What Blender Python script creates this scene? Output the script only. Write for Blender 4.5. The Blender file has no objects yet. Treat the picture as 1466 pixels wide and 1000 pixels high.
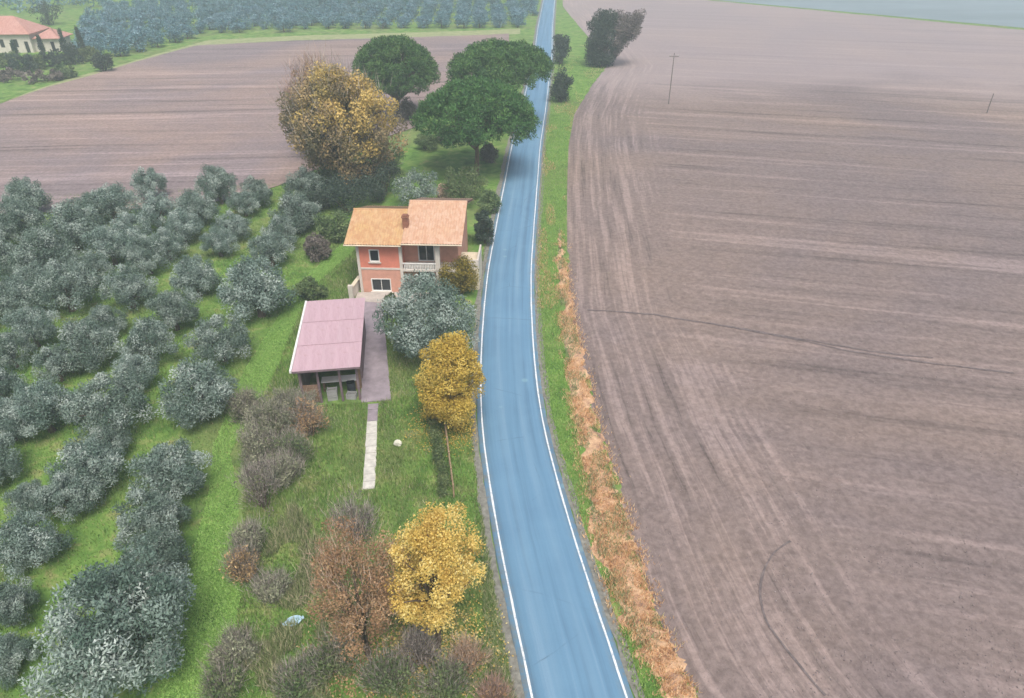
import bpy, math
import numpy as np
from mathutils import Vector

R = math.radians
sc = bpy.context.scene
col = sc.collection
rng = np.random.default_rng(11)

# ------------------------------------------------------------------ camera, sky, sun, exposure
CAM_H, PITCH, FPX = 30.0, R(32.4), 1000.0          # drone height, downward tilt, focal length for a 1466 px wide frame
cam_d = bpy.data.cameras.new('camera')
cam = bpy.data.objects.new('camera', cam_d)
col.objects.link(cam)
cam.location = (0, 0, CAM_H)
cam.rotation_euler = (R(90) - PITCH, 0, 0)
cam_d.sensor_fit = 'HORIZONTAL'
cam_d.sensor_width = 36.0
cam_d.lens = 36.0 * FPX / 1466.0
cam_d.clip_start = 0.5
cam_d.clip_end = 9000
sc.camera = cam

SUN_EL, SUN_AZ = R(60), R(165)                      # azimuth clockwise from +Y: behind the camera, slightly to the right
world = bpy.data.worlds.new('World')
sc.world = world
world.use_nodes = True
wn = world.node_tree.nodes
wl = world.node_tree.links
wn.clear()
sky = wn.new('ShaderNodeTexSky')
sky.sky_type = 'NISHITA'
sky.sun_disc = False
sky.sun_elevation = SUN_EL
sky.sun_rotation = SUN_AZ
sky.air_density = 1.0
sky.dust_density = 6.0
sky.ozone_density = 1.0
bg = wn.new('ShaderNodeBackground')
bg.inputs['Strength'].default_value = 0.076
wo = wn.new('ShaderNodeOutputWorld')
wl.new(sky.outputs[0], bg.inputs[0])
wl.new(bg.outputs[0], wo.inputs[0])

sun_d = bpy.data.lights.new('sun', 'SUN')
sun_d.energy = 1.5
sun_d.angle = R(28)
sun_d.color = (1.0, 0.95, 0.88)
sun = bpy.data.objects.new('sun', sun_d)
col.objects.link(sun)
sdir = Vector((math.sin(SUN_AZ) * math.cos(SUN_EL), math.cos(SUN_AZ) * math.cos(SUN_EL), math.sin(SUN_EL)))
sun.rotation_euler = sdir.to_track_quat('Z', 'Y').to_euler()
sun.location = sdir * 200

sc.view_settings.view_transform = 'Standard'
sc.view_settings.look = 'None'
sc.view_settings.gamma = 1.0
sc.view_settings.use_curve_mapping = False
sc.view_settings.exposure = 1.0
sc.render.engine = 'CYCLES'
sc.cycles.max_bounces = 8
sc.cycles.diffuse_bounces = 3
sc.cycles.transmission_bounces = 4
sc.cycles.volume_bounces = 4
sc.cycles.use_denoising = True

# ------------------------------------------------------------------ survey: photograph pixels -> ground metres
CP, SP = math.cos(PITCH), math.sin(PITCH)
def ray(u, v):
    a, b = (u - 733.0) / FPX, (500.0 - v) / FPX
    return np.array([a, CP + b * SP, -SP + b * CP])
def G(u, v, z=0.0):
    d = ray(u, v)
    return np.array([0, 0, CAM_H]) + d * ((z - CAM_H) / d[2])
def P(u, v, Y):
    d = ray(u, v)
    return np.array([0, 0, CAM_H]) + d * (Y / d[1])
def ppm(Y, z=0.0):                                   # photo pixels per metre there
    return FPX / (Y * CP + (CAM_H - z) * SP)

# ------------------------------------------------------------------ material helpers
def mat(name):
    m = bpy.data.materials.new(name)
    m.use_nodes = True
    nt = m.node_tree
    for n in list(nt.nodes):
        nt.nodes.remove(n)
    return m, nt
def N(nt, t, **kw):
    n = nt.nodes.new(t)
    for k, v in kw.items():
        setattr(n, k, v)
    return n
def setin(nt, sock, v):
    if hasattr(v, 'is_output') or isinstance(v, bpy.types.NodeSocket):
        nt.links.new(v, sock)
    else:
        sock.default_value = v
def coords(nt, scale=(1, 1, 1), rot=(0, 0, 0), src='Object'):
    if src == 'Position':
        o = N(nt, 'ShaderNodeNewGeometry').outputs['Position']
    else:
        o = N(nt, 'ShaderNodeTexCoord').outputs[src]
    mp = N(nt, 'ShaderNodeMapping')
    nt.links.new(o, mp.inputs['Vector'])
    mp.inputs['Scale'].default_value = scale
    mp.inputs['Rotation'].default_value = rot
    return mp.outputs[0]
def noise(nt, vec, scale, detail=4, rough=0.55, dist=0.0):
    n = N(nt, 'ShaderNodeTexNoise')
    nt.links.new(vec, n.inputs['Vector'])
    n.inputs['Scale'].default_value = scale
    n.inputs['Detail'].default_value = detail
    n.inputs['Roughness'].default_value = rough
    n.inputs['Distortion'].default_value = dist
    return n.outputs['Fac']
def ramp(nt, fac, stops, interp='LINEAR'):
    r = N(nt, 'ShaderNodeValToRGB')
    cr = r.color_ramp
    cr.interpolation = interp
    while len(cr.elements) > 1:
        cr.elements.remove(cr.elements[-1])
    cr.elements[0].position = stops[0][0]
    cr.elements[0].color = (*stops[0][1], 1)
    for p, c in stops[1:]:
        e = cr.elements.new(p)
        e.color = (*c, 1)
    nt.links.new(fac, r.inputs[0])
    return r.outputs[0]
def mix(nt, fac, a, b, mode='MIX'):
    m = N(nt, 'ShaderNodeMix', data_type='RGBA', blend_type=mode)
    setin(nt, m.inputs[0], fac)
    for s, v in ((m.inputs[6], a), (m.inputs[7], b)):
        if isinstance(v, tuple):
            s.default_value = (*v, 1) if len(v) == 3 else v
        else:
            nt.links.new(v, s)
    return m.outputs[2]
def math_n(nt, op, a, b=0.0, clamp=False):
    m = N(nt, 'ShaderNodeMath', operation=op, use_clamp=clamp)
    setin(nt, m.inputs[0], a)
    setin(nt, m.inputs[1], b)
    return m.outputs[0]
def maprange(nt, v, a, b, c=0.0, d=1.0):
    m = N(nt, 'ShaderNodeMapRange')
    nt.links.new(v, m.inputs[0])
    for i, x in enumerate((a, b, c, d)):
        m.inputs[i + 1].default_value = x
    return m.outputs[0]
def attr(nt, name):
    return N(nt, 'ShaderNodeAttribute', attribute_name=name).outputs['Fac']
def finish(nt, color, rough=0.9, bump=None, bstr=0.3, bdist=0.05, spec=0.3):
    b = N(nt, 'ShaderNodeBsdfPrincipled')
    setin(nt, b.inputs['Base Color'], (*color, 1) if isinstance(color, tuple) else color)
    setin(nt, b.inputs['Roughness'], rough)
    b.inputs['Specular IOR Level'].default_value = spec
    if bump is not None:
        bp = N(nt, 'ShaderNodeBump')
        bp.inputs['Strength'].default_value = bstr
        bp.inputs['Distance'].default_value = bdist
        nt.links.new(bump, bp.inputs['Height'])
        nt.links.new(bp.outputs[0], b.inputs['Normal'])
    o = N(nt, 'ShaderNodeOutputMaterial')
    nt.links.new(b.outputs[0], o.inputs[0])

M = {}
def simple(key, c, var=0.25, scale=3.0, rough=0.85, bstr=0.2, bdist=0.02, spec=0.3, stretch=(1, 1, 1)):
    m, nt = mat(key)
    v = coords(nt, stretch)
    f = noise(nt, v, scale, 6, 0.65)
    lo = tuple(x * (1 - var) for x in c)
    hi = tuple(min(1, x * (1 + var)) for x in c)
    finish(nt, ramp(nt, f, [(0.3, lo), (0.7, hi)]), rough, f, bstr, bdist, spec)
    M[key] = m
def leafmat(key, stops, transl=0.25, rough=0.6, objvar=0.12):
    m, nt = mat(key)
    a = attr(nt, 'rnd')
    c = ramp(nt, a, stops)
    oi = N(nt, 'ShaderNodeObjectInfo')
    hv = N(nt, 'ShaderNodeHueSaturation')
    nt.links.new(c, hv.inputs['Color'])
    nt.links.new(maprange(nt, oi.outputs['Random'], 0, 1, 1 - objvar, 1 + objvar), hv.inputs['Value'])
    nt.links.new(maprange(nt, oi.outputs['Random'], 0, 1, 0.49, 0.515), hv.inputs['Hue'])
    b = N(nt, 'ShaderNodeBsdfPrincipled')
    nt.links.new(hv.outputs[0], b.inputs['Base Color'])
    b.inputs['Roughness'].default_value = rough
    b.inputs['Specular IOR Level'].default_value = 0.25
    t = N(nt, 'ShaderNodeBsdfTranslucent')
    nt.links.new(hv.outputs[0], t.inputs['Color'])
    mx = N(nt, 'ShaderNodeMixShader')
    mx.inputs[0].default_value = transl
    nt.links.new(b.outputs[0], mx.inputs[1])
    nt.links.new(t.outputs[0], mx.inputs[2])
    o = N(nt, 'ShaderNodeOutputMaterial')
    nt.links.new(mx.outputs[0], o.inputs[0])
    M[key] = m

# grass ground: meadow greens broken by darker, yellower and earthy patches
def grass_color(nt, v):
    big = noise(nt, v, 0.09, 4, 0.6, 0.6)
    mid = noise(nt, v, 0.55, 6, 0.7, 0.4)
    fine = noise(nt, v, 6.0, 5, 0.7)
    c = ramp(nt, mid, [(0.33, (0.055, 0.12, 0.028)), (0.45, (0.115, 0.225, 0.048)), (0.55, (0.17, 0.29, 0.066)), (0.66, (0.30, 0.315, 0.13))])
    c = mix(nt, maprange(nt, big, 0.48, 0.64, 0, 0.45), c, (0.20, 0.185, 0.10))
    c = mix(nt, maprange(nt, fine, 0.3, 0.75, 0.0, 0.4), c, (0.06, 0.12, 0.035))
    return c, fine
m, nt = mat('grass_ground')
c, f = grass_color(nt, coords(nt, src='Position'))
finish(nt, c, 0.95, f, 0.6, 0.1, 0.1)
M['grass_ground'] = m
m, nt = mat('grass_blades')
c, f = grass_color(nt, coords(nt, src='Position'))
a = attr(nt, 'rnd')
c = mix(nt, 0.6, c, ramp(nt, a, [(0.0, (0.085, 0.155, 0.035)), (0.45, (0.155, 0.26, 0.06)), (0.72, (0.225, 0.325, 0.09)), (0.88, (0.36, 0.355, 0.16)), (1.0, (0.48, 0.43, 0.26))]))
finish(nt, c, 0.8, spec=0.15)
M['grass_blades'] = m
leafmat('lane_blades', [(0, (0.20, 0.34, 0.075)), (0.5, (0.285, 0.45, 0.11)), (1, (0.37, 0.50, 0.16))], 0.3)
leafmat('dry_blades', [(0, (0.32, 0.18, 0.11)), (0.2, (0.64, 0.39, 0.21)), (0.55, (0.86, 0.58, 0.32)), (0.9, (0.92, 0.74, 0.47)), (1, (0.48, 0.46, 0.18))], 0.38)
leafmat('weed_blades', [(0, (0.12, 0.18, 0.06)), (0.4, (0.24, 0.31, 0.13)), (0.75, (0.38, 0.38, 0.22)), (1, (0.50, 0.46, 0.33))], 0.15)

# ploughed soil
def soil(key, base, warm, furrow_rot, edge_attr):
    m, nt = mat(key)
    vp = coords(nt, (1, 1, 1), (0, 0, furrow_rot), 'Position')
    st = N(nt, 'ShaderNodeMapping')
    nt.links.new(vp, st.inputs[0])
    st.inputs['Scale'].default_value = (0.022, 1.0, 1.0)
    s1 = noise(nt, st.outputs[0], 0.34, 6, 0.62, 0.2)        # broad tillage bands
    st2 = N(nt, 'ShaderNodeMapping')
    nt.links.new(vp, st2.inputs[0])
    st2.inputs['Scale'].default_value = (0.035, 1.0, 1.0)
    s2 = noise(nt, st2.outputs[0], 1.3, 4, 0.6)              # single furrows
    patch = noise(nt, vp, 0.022, 4, 0.6, 0.5)
    clod = noise(nt, vp, 2.4, 7, 0.72)
    streak = math_n(nt, 'ADD', math_n(nt, 'MULTIPLY', s1, 0.62), math_n(nt, 'MULTIPLY', s2, 0.38))
    if edge_attr:
        e = attr(nt, 'edge')
        al = attr(nt, 'along')
        cb = N(nt, 'ShaderNodeCombineXYZ')
        nt.links.new(math_n(nt, 'MULTIPLY', e, 0.9), cb.inputs[0])
        nt.links.new(math_n(nt, 'MULTIPLY', al, 0.03), cb.inputs[1])
        h = math_n(nt, 'ADD', noise(nt, cb.outputs[0], 1.3, 5, 0.7, 0.2), 0.035)
        wob = math_n(nt, 'ADD', e, math_n(nt, 'MULTIPLY', math_n(nt, 'SUBTRACT', patch, 0.5), 18.0))
        streak = N(nt, 'ShaderNodeMix', data_type='FLOAT')
        nt.links.new(maprange(nt, wob, 7.0, 15.0, 0, 1), streak.inputs[0])
        nt.links.new(h, streak.inputs[2])
        tot = math_n(nt, 'ADD', math_n(nt, 'MULTIPLY', s1, 0.62), math_n(nt, 'MULTIPLY', s2, 0.38))
        nt.links.new(tot, streak.inputs[3])
        streak = streak.outputs[0]
    dk = tuple(x * 0.52 for x in base)
    lt = tuple(x * 1.55 for x in base)
    c = ramp(nt, streak, [(0.37, dk), (0.46, base), (0.53, base), (0.62, lt)])
    wm = ramp(nt, streak, [(0.37, tuple(x * 0.54 for x in warm)), (0.46, warm), (0.53, warm), (0.62, tuple(x * 1.4 for x in warm))])
    c = mix(nt, maprange(nt, patch, 0.42, 0.6, 0, 0.9), c, wm)
    c = mix(nt, maprange(nt, clod, 0.38, 0.62, 0.0, 1.0), mix(nt, 0.30, c, (0.05, 0.045, 0.05)), mix(nt, 0.10, c, (0.5, 0.45, 0.46)))
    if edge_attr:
        dry = math_n(nt, 'ADD', al, math_n(nt, 'MULTIPLY', math_n(nt, 'SUBTRACT', patch, 0.5), 60.0))  # paler far soil zone, haze brightness put into its colour
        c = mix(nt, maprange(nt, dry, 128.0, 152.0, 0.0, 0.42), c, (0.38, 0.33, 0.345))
    grs = noise(nt, vp, 0.5, 6, 0.75)
    c = mix(nt, maprange(nt, grs, 0.66, 0.8, 0, 0.5), c, (0.14, 0.17, 0.07))
    hb = math_n(nt, 'ADD', math_n(nt, 'MULTIPLY', clod, 0.6), math_n(nt, 'MULTIPLY', streak, 0.8))
    finish(nt, c, 0.95, hb, 0.5, 0.18, 0.12)
    M[key] = m
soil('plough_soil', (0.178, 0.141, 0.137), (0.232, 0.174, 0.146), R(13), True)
soil('plough_soil_warm', (0.215, 0.173, 0.180), (0.295, 0.215, 0.188), R(-4), False)

# asphalt with a blue base colour
m, nt = mat('asphalt')
uv = coords(nt, (1, 1, 1), (0, 0, 0), 'UV')
lng = N(nt, 'ShaderNodeMapping')
nt.links.new(uv, lng.inputs[0])
lng.inputs['Scale'].default_value = (1.3, 0.02, 1)
w1 = noise(nt, lng.outputs[0], 1.5, 4, 0.6)
pos = coords(nt, src='Position')
agg = noise(nt, pos, 14.0, 5, 0.75)
pat = noise(nt, pos, 0.3, 5, 0.6, 0.3)
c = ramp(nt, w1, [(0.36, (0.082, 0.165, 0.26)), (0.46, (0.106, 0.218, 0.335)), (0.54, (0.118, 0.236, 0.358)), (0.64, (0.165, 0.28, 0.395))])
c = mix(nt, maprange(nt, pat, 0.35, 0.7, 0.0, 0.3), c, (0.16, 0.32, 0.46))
c = mix(nt, maprange(nt, agg, 0.35, 0.7, 0.0, 0.35), c, (0.10, 0.19, 0.29))
sx = N(nt, 'ShaderNodeSeparateXYZ'); nt.links.new(uv, sx.inputs[0])
au = math_n(nt, 'ABSOLUTE', sx.outputs[0])
wear = math_n(nt, 'SUBTRACT', 1.0, math_n(nt, 'MULTIPLY', math_n(nt, 'ABSOLUTE', math_n(nt, 'SUBTRACT', au, 0.85)), 2.6), True)
c = mix(nt, math_n(nt, 'MULTIPLY', wear, maprange(nt, pat, 0.3, 0.7, 0.1, 0.4)), c, (0.17, 0.29, 0.40))
dirt = math_n(nt, 'MULTIPLY', maprange(nt, au, 1.75, 2.35, 0, 1), maprange(nt, noise(nt, pos, 1.6, 6, 0.75), 0.42, 0.62, 0, 0.75))
c = mix(nt, dirt, c, (0.20, 0.19, 0.15))
bl2 = N(nt, 'ShaderNodeTexVoronoi', feature='F1'); nt.links.new(pos, bl2.inputs['Vector']); bl2.inputs['Scale'].default_value = 0.35
c = mix(nt, maprange(nt, bl2.outputs['Distance'], 0.10, 0.06, 0, 0.35), c, (0.26, 0.42, 0.46))
vor = N(nt, 'ShaderNodeTexVoronoi', feature='DISTANCE_TO_EDGE')
nt.links.new(mix(nt, 0.25, pos, N(nt, 'ShaderNodeTexNoise').outputs['Color']), vor.inputs['Vector'])
vor.inputs['Scale'].default_value = 0.22
crk = math_n(nt, 'MULTIPLY', math_n(nt, 'LESS_THAN', vor.outputs['Distance'], 0.004), maprange(nt, pat, 0.5, 0.62))
c = mix(nt, math_n(nt, 'MULTIPLY', crk, 0.6), c, (0.06, 0.10, 0.15))
finish(nt, c, 0.6, agg, 0.25, 0.012, 0.4)
M['asphalt'] = m
simple('road_shoulder', (0.19, 0.19, 0.17), 0.35, 4.0, 0.95, 0.5, 0.05, 0.1)
m, nt = mat('line_paint')
f = noise(nt, coords(nt, src='Position'), 5.0, 6, 0.75)
finish(nt, ramp(nt, f, [(0.36, (0.34, 0.40, 0.46)), (0.46, (0.60, 0.64, 0.67)), (0.65, (0.76, 0.78, 0.80))]), 0.6)
M['line_paint'] = m
simple('rut_soil', (0.145, 0.122, 0.122), 0.4, 3.0, 0.95, 0.5, 0.05, 0.1)
m, nt = mat('dry_ground')
v_ = coords(nt, src='Position')
f = noise(nt, v_, 1.3, 7, 0.75, 0.5)
f2 = noise(nt, v_, 5.0, 5, 0.7)
c = ramp(nt, f, [(0.36, (0.17, 0.12, 0.10)), (0.44, (0.42, 0.26, 0.165)), (0.54, (0.58, 0.385, 0.235)), (0.66, (0.66, 0.48, 0.30))])
c = mix(nt, maprange(nt, f2, 0.4, 0.65, 0.0, 0.4), c, (0.28, 0.17, 0.12))
finish(nt, c, 0.95, f2, 0.7, 0.1, 0.1)
M['dry_ground'] = m
simple('pale_concrete', (0.50, 0.49, 0.45), 0.25, 2.0, 0.9)
simple('yard_concrete', (0.26, 0.225, 0.255), 0.25, 1.2, 0.9)
simple('patio_stone', (0.42, 0.38, 0.35), 0.2, 2.0, 0.9)

# foliage and bark
leafmat('olive_leaf', [(0, (0.055, 0.098, 0.072)), (0.25, (0.10, 0.155, 0.125)), (0.5, (0.175, 0.24, 0.208)), (0.75, (0.285, 0.355, 0.318)), (1, (0.43, 0.49, 0.46))], 0.08)
leafmat('hazed_olive_leaf', [(0, (0.03, 0.10, 0.12)), (0.5, (0.10, 0.21, 0.25)), (1, (0.25, 0.38, 0.44))], 0.12)  # bluer and lighter: distance haze painted into the leaf colour
leafmat('pine_leaf', [(0, (0.022, 0.07, 0.02)), (0.4, (0.045, 0.115, 0.032)), (0.75, (0.08, 0.175, 0.045)), (1, (0.14, 0.235, 0.065))], 0.1)
leafmat('gold_leaf', [(0, (0.38, 0.25, 0.07)), (0.25, (0.62, 0.44, 0.12)), (0.5, (0.80, 0.61, 0.18)), (0.75, (0.87, 0.71, 0.27)), (1, (0.90, 0.80, 0.40))], 0.4)
leafmat('ochre_leaf', [(0, (0.28, 0.23, 0.05)), (0.3, (0.52, 0.39, 0.075)), (0.6, (0.70, 0.53, 0.11)), (0.85, (0.76, 0.61, 0.18)), (1, (0.48, 0.47, 0.14))], 0.35)
leafmat('big_tree_leaf', [(0, (0.20, 0.16, 0.065)), (0.3, (0.34, 0.25, 0.095)), (0.5, (0.49, 0.335, 0.12)), (0.75, (0.62, 0.43, 0.16)), (1, (0.70, 0.52, 0.23))], 0.3)
leafmat('russet_leaf', [(0, (0.20, 0.125, 0.07)), (0.4, (0.36, 0.23, 0.12)), (0.75, (0.48, 0.32, 0.18)), (1, (0.56, 0.42, 0.24))], 0.2)
leafmat('big_tree_brown', [(0, (0.13, 0.13, 0.06)), (0.35, (0.23, 0.195, 0.10)), (0.65, (0.35, 0.27, 0.14)), (1, (0.50, 0.37, 0.15))], 0.2)
leafmat('twig', [(0, (0.15, 0.13, 0.115)), (0.5, (0.28, 0.245, 0.225)), (1, (0.46, 0.42, 0.39))], 0.0, 0.85)
leafmat('twig_pink', [(0, (0.20, 0.14, 0.11)), (0.5, (0.37, 0.26, 0.21)), (1, (0.56, 0.42, 0.35))], 0.0, 0.85)
leafmat('shrub_leaf', [(0, (0.05, 0.09, 0.035)), (0.5, (0.11, 0.165, 0.065)), (1, (0.22, 0.26, 0.12))], 0.15)
leafmat('greygreen_leaf', [(0, (0.12, 0.14, 0.085)), (0.5, (0.22, 0.24, 0.155)), (1, (0.38, 0.38, 0.27))], 0.15)
leafmat('dark_leaf', [(0, (0.018, 0.035, 0.025)), (0.5, (0.04, 0.065, 0.048)), (1, (0.085, 0.115, 0.085))], 0.1)
leafmat('umber_leaf', [(0, (0.07, 0.06, 0.055)), (0.5, (0.14, 0.12, 0.11)), (1, (0.24, 0.21, 0.19))], 0.1)
leafmat('cypress_leaf', [(0, (0.015, 0.035, 0.022)), (0.5, (0.03, 0.06, 0.036)), (1, (0.06, 0.095, 0.055))], 0.05)
leafmat('mustard_leaf', [(0, (0.08, 0.075, 0.012)), (0.5, (0.20, 0.17, 0.03)), (1, (0.38, 0.28, 0.05))], 0.2)
simple('bark', (0.11, 0.085, 0.065), 0.4, 6.0, 0.95, 0.6, 0.03, 0.1, (1, 1, 0.25))
simple('pine_bark', (0.13, 0.08, 0.06), 0.4, 6.0, 0.95, 0.6, 0.03, 0.1, (1, 1, 0.3))

# ------------------------------------------------------------------ mesh helpers
def mesh_np(name, verts, faces, material, rnd=None, uv=None, attrs=None, smooth=False):
    """verts (n,3), faces (m,k) all of one size"""
    verts = np.asarray(verts, np.float32)
    faces = np.asarray(faces, np.int32)
    me = bpy.data.meshes.new(name)
    k = faces.shape[1]
    me.vertices.add(len(verts))
    me.vertices.foreach_set('co', verts.ravel())
    me.loops.add(faces.size)
    me.loops.foreach_set('vertex_index', faces.ravel())
    me.polygons.add(len(faces))
    me.polygons.foreach_set('loop_start', np.arange(0, faces.size, k, dtype=np.int32))
    if smooth:
        me.polygons.foreach_set('use_smooth', np.ones(len(faces), dtype=bool))
    if rnd is not None:
        at = me.attributes.new('rnd', 'FLOAT', 'POINT')
        at.data.foreach_set('value', np.asarray(rnd, np.float32))
    for an, av in (attrs or {}).items():
        at = me.attributes.new(an, 'FLOAT', 'POINT')
        at.data.foreach_set('value', np.asarray(av, np.float32).ravel())
    if uv is not None:
        ul = me.uv_layers.new(name='UVMap')
        ul.data.foreach_set('uv', np.asarray(uv, np.float32)[faces.ravel()].ravel())
    if material is not None:
        for mm in (material if isinstance(material, (list, tuple)) else [material]):
            me.materials.append(mm)
    me.update(calc_edges=True)
    return me
def link(name, me, parent=None, loc=None, rz=0.0, s=None):
    o = bpy.data.objects.new(name, me)
    col.objects.link(o)
    if parent is not None:
        o.parent = parent
    if loc is not None:
        o.location = loc
    if rz:
        o.rotation_euler = (0, 0, rz)
    if s is not None:
        o.scale = s if isinstance(s, (tuple, list)) else (s, s, s)
    return o
def tag(o, label=None, cat=None, group=None, kind=None):
    if label: o['label'] = label
    if cat: o['category'] = cat
    if group: o['group'] = group
    if kind: o['kind'] = kind
    return o
def empty(name, loc, rz=0.0, s=None):
    o = link(name, None, None, tuple(float(x) for x in loc), rz, s)
    o.empty_display_size = 0.3
    return o

class MB:
    """collects boxes, prisms and tubes into one mesh"""
    def __init__(self):
        self.v, self.f = [], []
    def add(self, v, f):
        b = len(self.v)
        self.v += [tuple(float(c) for c in p) for p in v]
        self.f += [tuple(b + i for i in q) for q in f]
        return self
    def box(self, x0, x1, y0, y1, z0, z1):
        v = [(x0, y0, z0), (x1, y0, z0), (x1, y1, z0), (x0, y1, z0), (x0, y0, z1), (x1, y0, z1), (x1, y1, z1), (x0, y1, z1)]
        return self.add(v, [(0, 3, 2, 1), (4, 5, 6, 7), (0, 1, 5, 4), (1, 2, 6, 5), (2, 3, 7, 6), (3, 0, 4, 7)])
    def prism(self, poly, z0, z1):
        n = len(poly)
        v = [(p[0], p[1], z0) for p in poly] + [(p[0], p[1], z1) for p in poly]
        f = [tuple(range(n - 1, -1, -1)), tuple(range(n, 2 * n))] + [(i, (i + 1) % n, n + (i + 1) % n, n + i) for i in range(n)]
        return self.add(v, f)
    def tube(self, pts, rad, sides=7):
        pts = [np.asarray(p, float) for p in pts]
        b = len(self.v)
        for i, p in enumerate(pts):
            t = pts[min(i + 1, len(pts) - 1)] - pts[max(i - 1, 0)]
            t = t / (np.linalg.norm(t) + 1e-9)
            ref = np.array([1.0, 0, 0]) if abs(t[0]) < 0.8 else np.array([0, 1.0, 0])
            u = np.cross(t, ref); u /= np.linalg.norm(u)
            w = np.cross(t, u)
            for k in range(sides):
                a = 2 * math.pi * k / sides
                self.v.append(tuple(p + rad[i] * (math.cos(a) * u + math.sin(a) * w)))
        for i in range(len(pts) - 1):
            for k in range(sides):
                k2 = (k + 1) % sides
                self.f.append((b + i * sides + k, b + i * sides + k2, b + (i + 1) * sides + k2, b + (i + 1) * sides + k))
        self.f.append(tuple(b + k for k in range(sides - 1, -1, -1)))
        e = b + (len(pts) - 1) * sides
        self.f.append(tuple(e + k for k in range(sides)))
        return self
    def mesh(self, name, material, smooth=False):
        me = bpy.data.meshes.new(name)
        me.from_pydata(self.v, [], self.f)
        if material is not None:
            me.materials.append(material)
        if smooth:
            for p in me.polygons: p.use_smooth = True
        return me
    def build(self, name, material, parent=None, loc=None, rz=0.0, smooth=False):
        return link(name, self.mesh(name, material, smooth), parent, loc, rz)

def in_poly(px, py, poly):
    poly = np.asarray(poly, float)
    ins = np.zeros(px.shape, bool)
    j = len(poly) - 1
    for i in range(len(poly)):
        xi, yi, xj, yj = poly[i, 0], poly[i, 1], poly[j, 0], poly[j, 1]
        with np.errstate(divide='ignore', invalid='ignore'):
            c = ((yi > py) != (yj > py)) & (px < (xj - xi) * (py - yi) / (yj - yi + 1e-12) + xi)
        ins ^= c
        j = i
    return ins
_lat = np.random.default_rng(5).random((64, 64, 3))
def vnoise(x, y, k=0):                                # smooth value noise
    xi, yi = np.floor(x).astype(int), np.floor(y).astype(int)
    fx, fy = x - xi, y - yi
    fx, fy = fx * fx * (3 - 2 * fx), fy * fy * (3 - 2 * fy)
    g = _lat[..., k]
    a, b = g[xi % 64, yi % 64], g[(xi + 1) % 64, yi % 64]
    c, d = g[xi % 64, (yi + 1) % 64], g[(xi + 1) % 64, (yi + 1) % 64]
    return (a * (1 - fx) + b * fx) * (1 - fy) + (c * (1 - fx) + d * fx) * fy

# ------------------------------------------------------------------ ground
S = 2500.0
gnd = MB().add([(-S, -S, 0), (S, -S, 0), (S, S, 0), (-S, S, 0)], [(0, 1, 2, 3)]).build('ground', M['grass_ground'])
tag(gnd, 'green grassy ground under the whole farm', None, None, 'structure')

# road: left and right white lines surveyed at a few stations
rows = [(1000, 758, 900), (900, 737, 867), (800, 717, 833), (700, 697, 804), (600, 686, 777), (520, 687, 766), (450, 690, 763),
        (390, 694, 764.5), (330, 705, 768.5), (270, 718, 772), (210, 729, 777), (160, 746, 781), (120, 757, 784), (80, 766, 789), (40, 768, 793), (12, 774, 795)]
Lp = np.array([G(l, v)[:2] for v, l, r in rows])
Rp = np.array([G(r, v)[:2] for v, l, r in rows])
ctr = (Lp + Rp) / 2
d0 = ctr[0] - ctr[1]; d0 /= np.linalg.norm(d0)
ctr = np.vstack([[ctr[0] + d0 * 60], [ctr[0] + d0 * 20], ctr])
d1 = ctr[-1] - ctr[-2]; d1 /= np.linalg.norm(d1)
ctr = np.vstack([ctr, [ctr[-1] + d1 * 80], [ctr[-1] + d1 * 500]])
s = np.concatenate([[0], np.cumsum(np.linalg.norm(np.diff(ctr, axis=0), axis=1))])
ss = np.arange(0, s[-1], 0.8)
cx, cy = np.interp(ss, s, ctr[:, 0]), np.interp(ss, s, ctr[:, 1])
def smooth(a, w):
    k = np.hanning(w); k /= k.sum()
    return np.convolve(np.pad(a, w // 2, mode='edge'), k, 'valid')[:len(a)]
ext = lambda a: smooth(a, 17)
cx, cy = ext(cx), ext(cy)
tx, ty = np.gradient(cx), np.gradient(cy)
tl = np.hypot(tx, ty); tx, ty = tx / tl, ty / tl
nx, ny = ty, -tx                                       # to the right of travel
HALF = 2.08                                            # centre to edge line
def road_pt(i, off):
    return cx[i] + nx[i] * off, cy[i] + ny[i] * off
def strip(name, offs, zs, material, parent=None, i0=0, i1=None, wob=0.0):
    i1 = i1 or len(ss)
    idx = np.arange(i0, i1)
    n, k = len(idx), len(offs)
    V = np.zeros((n, k, 3)); U = np.zeros((n, k, 2))
    for j, (o_, z) in enumerate(zip(offs, zs)):
        w = wob * (vnoise(ss[idx] * 0.9, np.full(n, j * 7.3)) - 0.5)
        V[:, j, 0] = cx[idx] + nx[idx] * (o_ + w); V[:, j, 1] = cy[idx] + ny[idx] * (o_ + w); V[:, j, 2] = z
        U[:, j, 0] = o_; U[:, j, 1] = ss[idx]
    a = (np.arange(n - 1)[:, None] * k + np.arange(k - 1)[None, :]).ravel()
    F = np.stack([a, a + 1, a + k + 1, a + k], 1)
    return link(name, mesh_np(name, V.reshape(-1, 3), F, material, uv=U.reshape(-1, 2)), parent)
RZ = 0.12
road = strip('road', [-2.42, -2.36, -1.2, 0, 1.2, 2.36, 2.42], [0.0, RZ - .01, RZ + .02, RZ + .04, RZ + .02, RZ - .01, 0.0], M['asphalt'], wob=0.05)
tag(road, 'narrow blue-grey asphalt road with white edge lines', None, None, 'structure')
def zroad(o_): return np.interp(abs(o_), [0, 1.2, 2.36], [RZ + .04, RZ + .02, RZ - .01])
for sgn in (-1, 1):
    strip('edge_line', [sgn * HALF - 0.05, sgn * HALF + 0.05], [zroad(HALF - .05) + .006, zroad(HALF + .05) + .006], M['line_paint'], road, wob=0.03)
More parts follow.
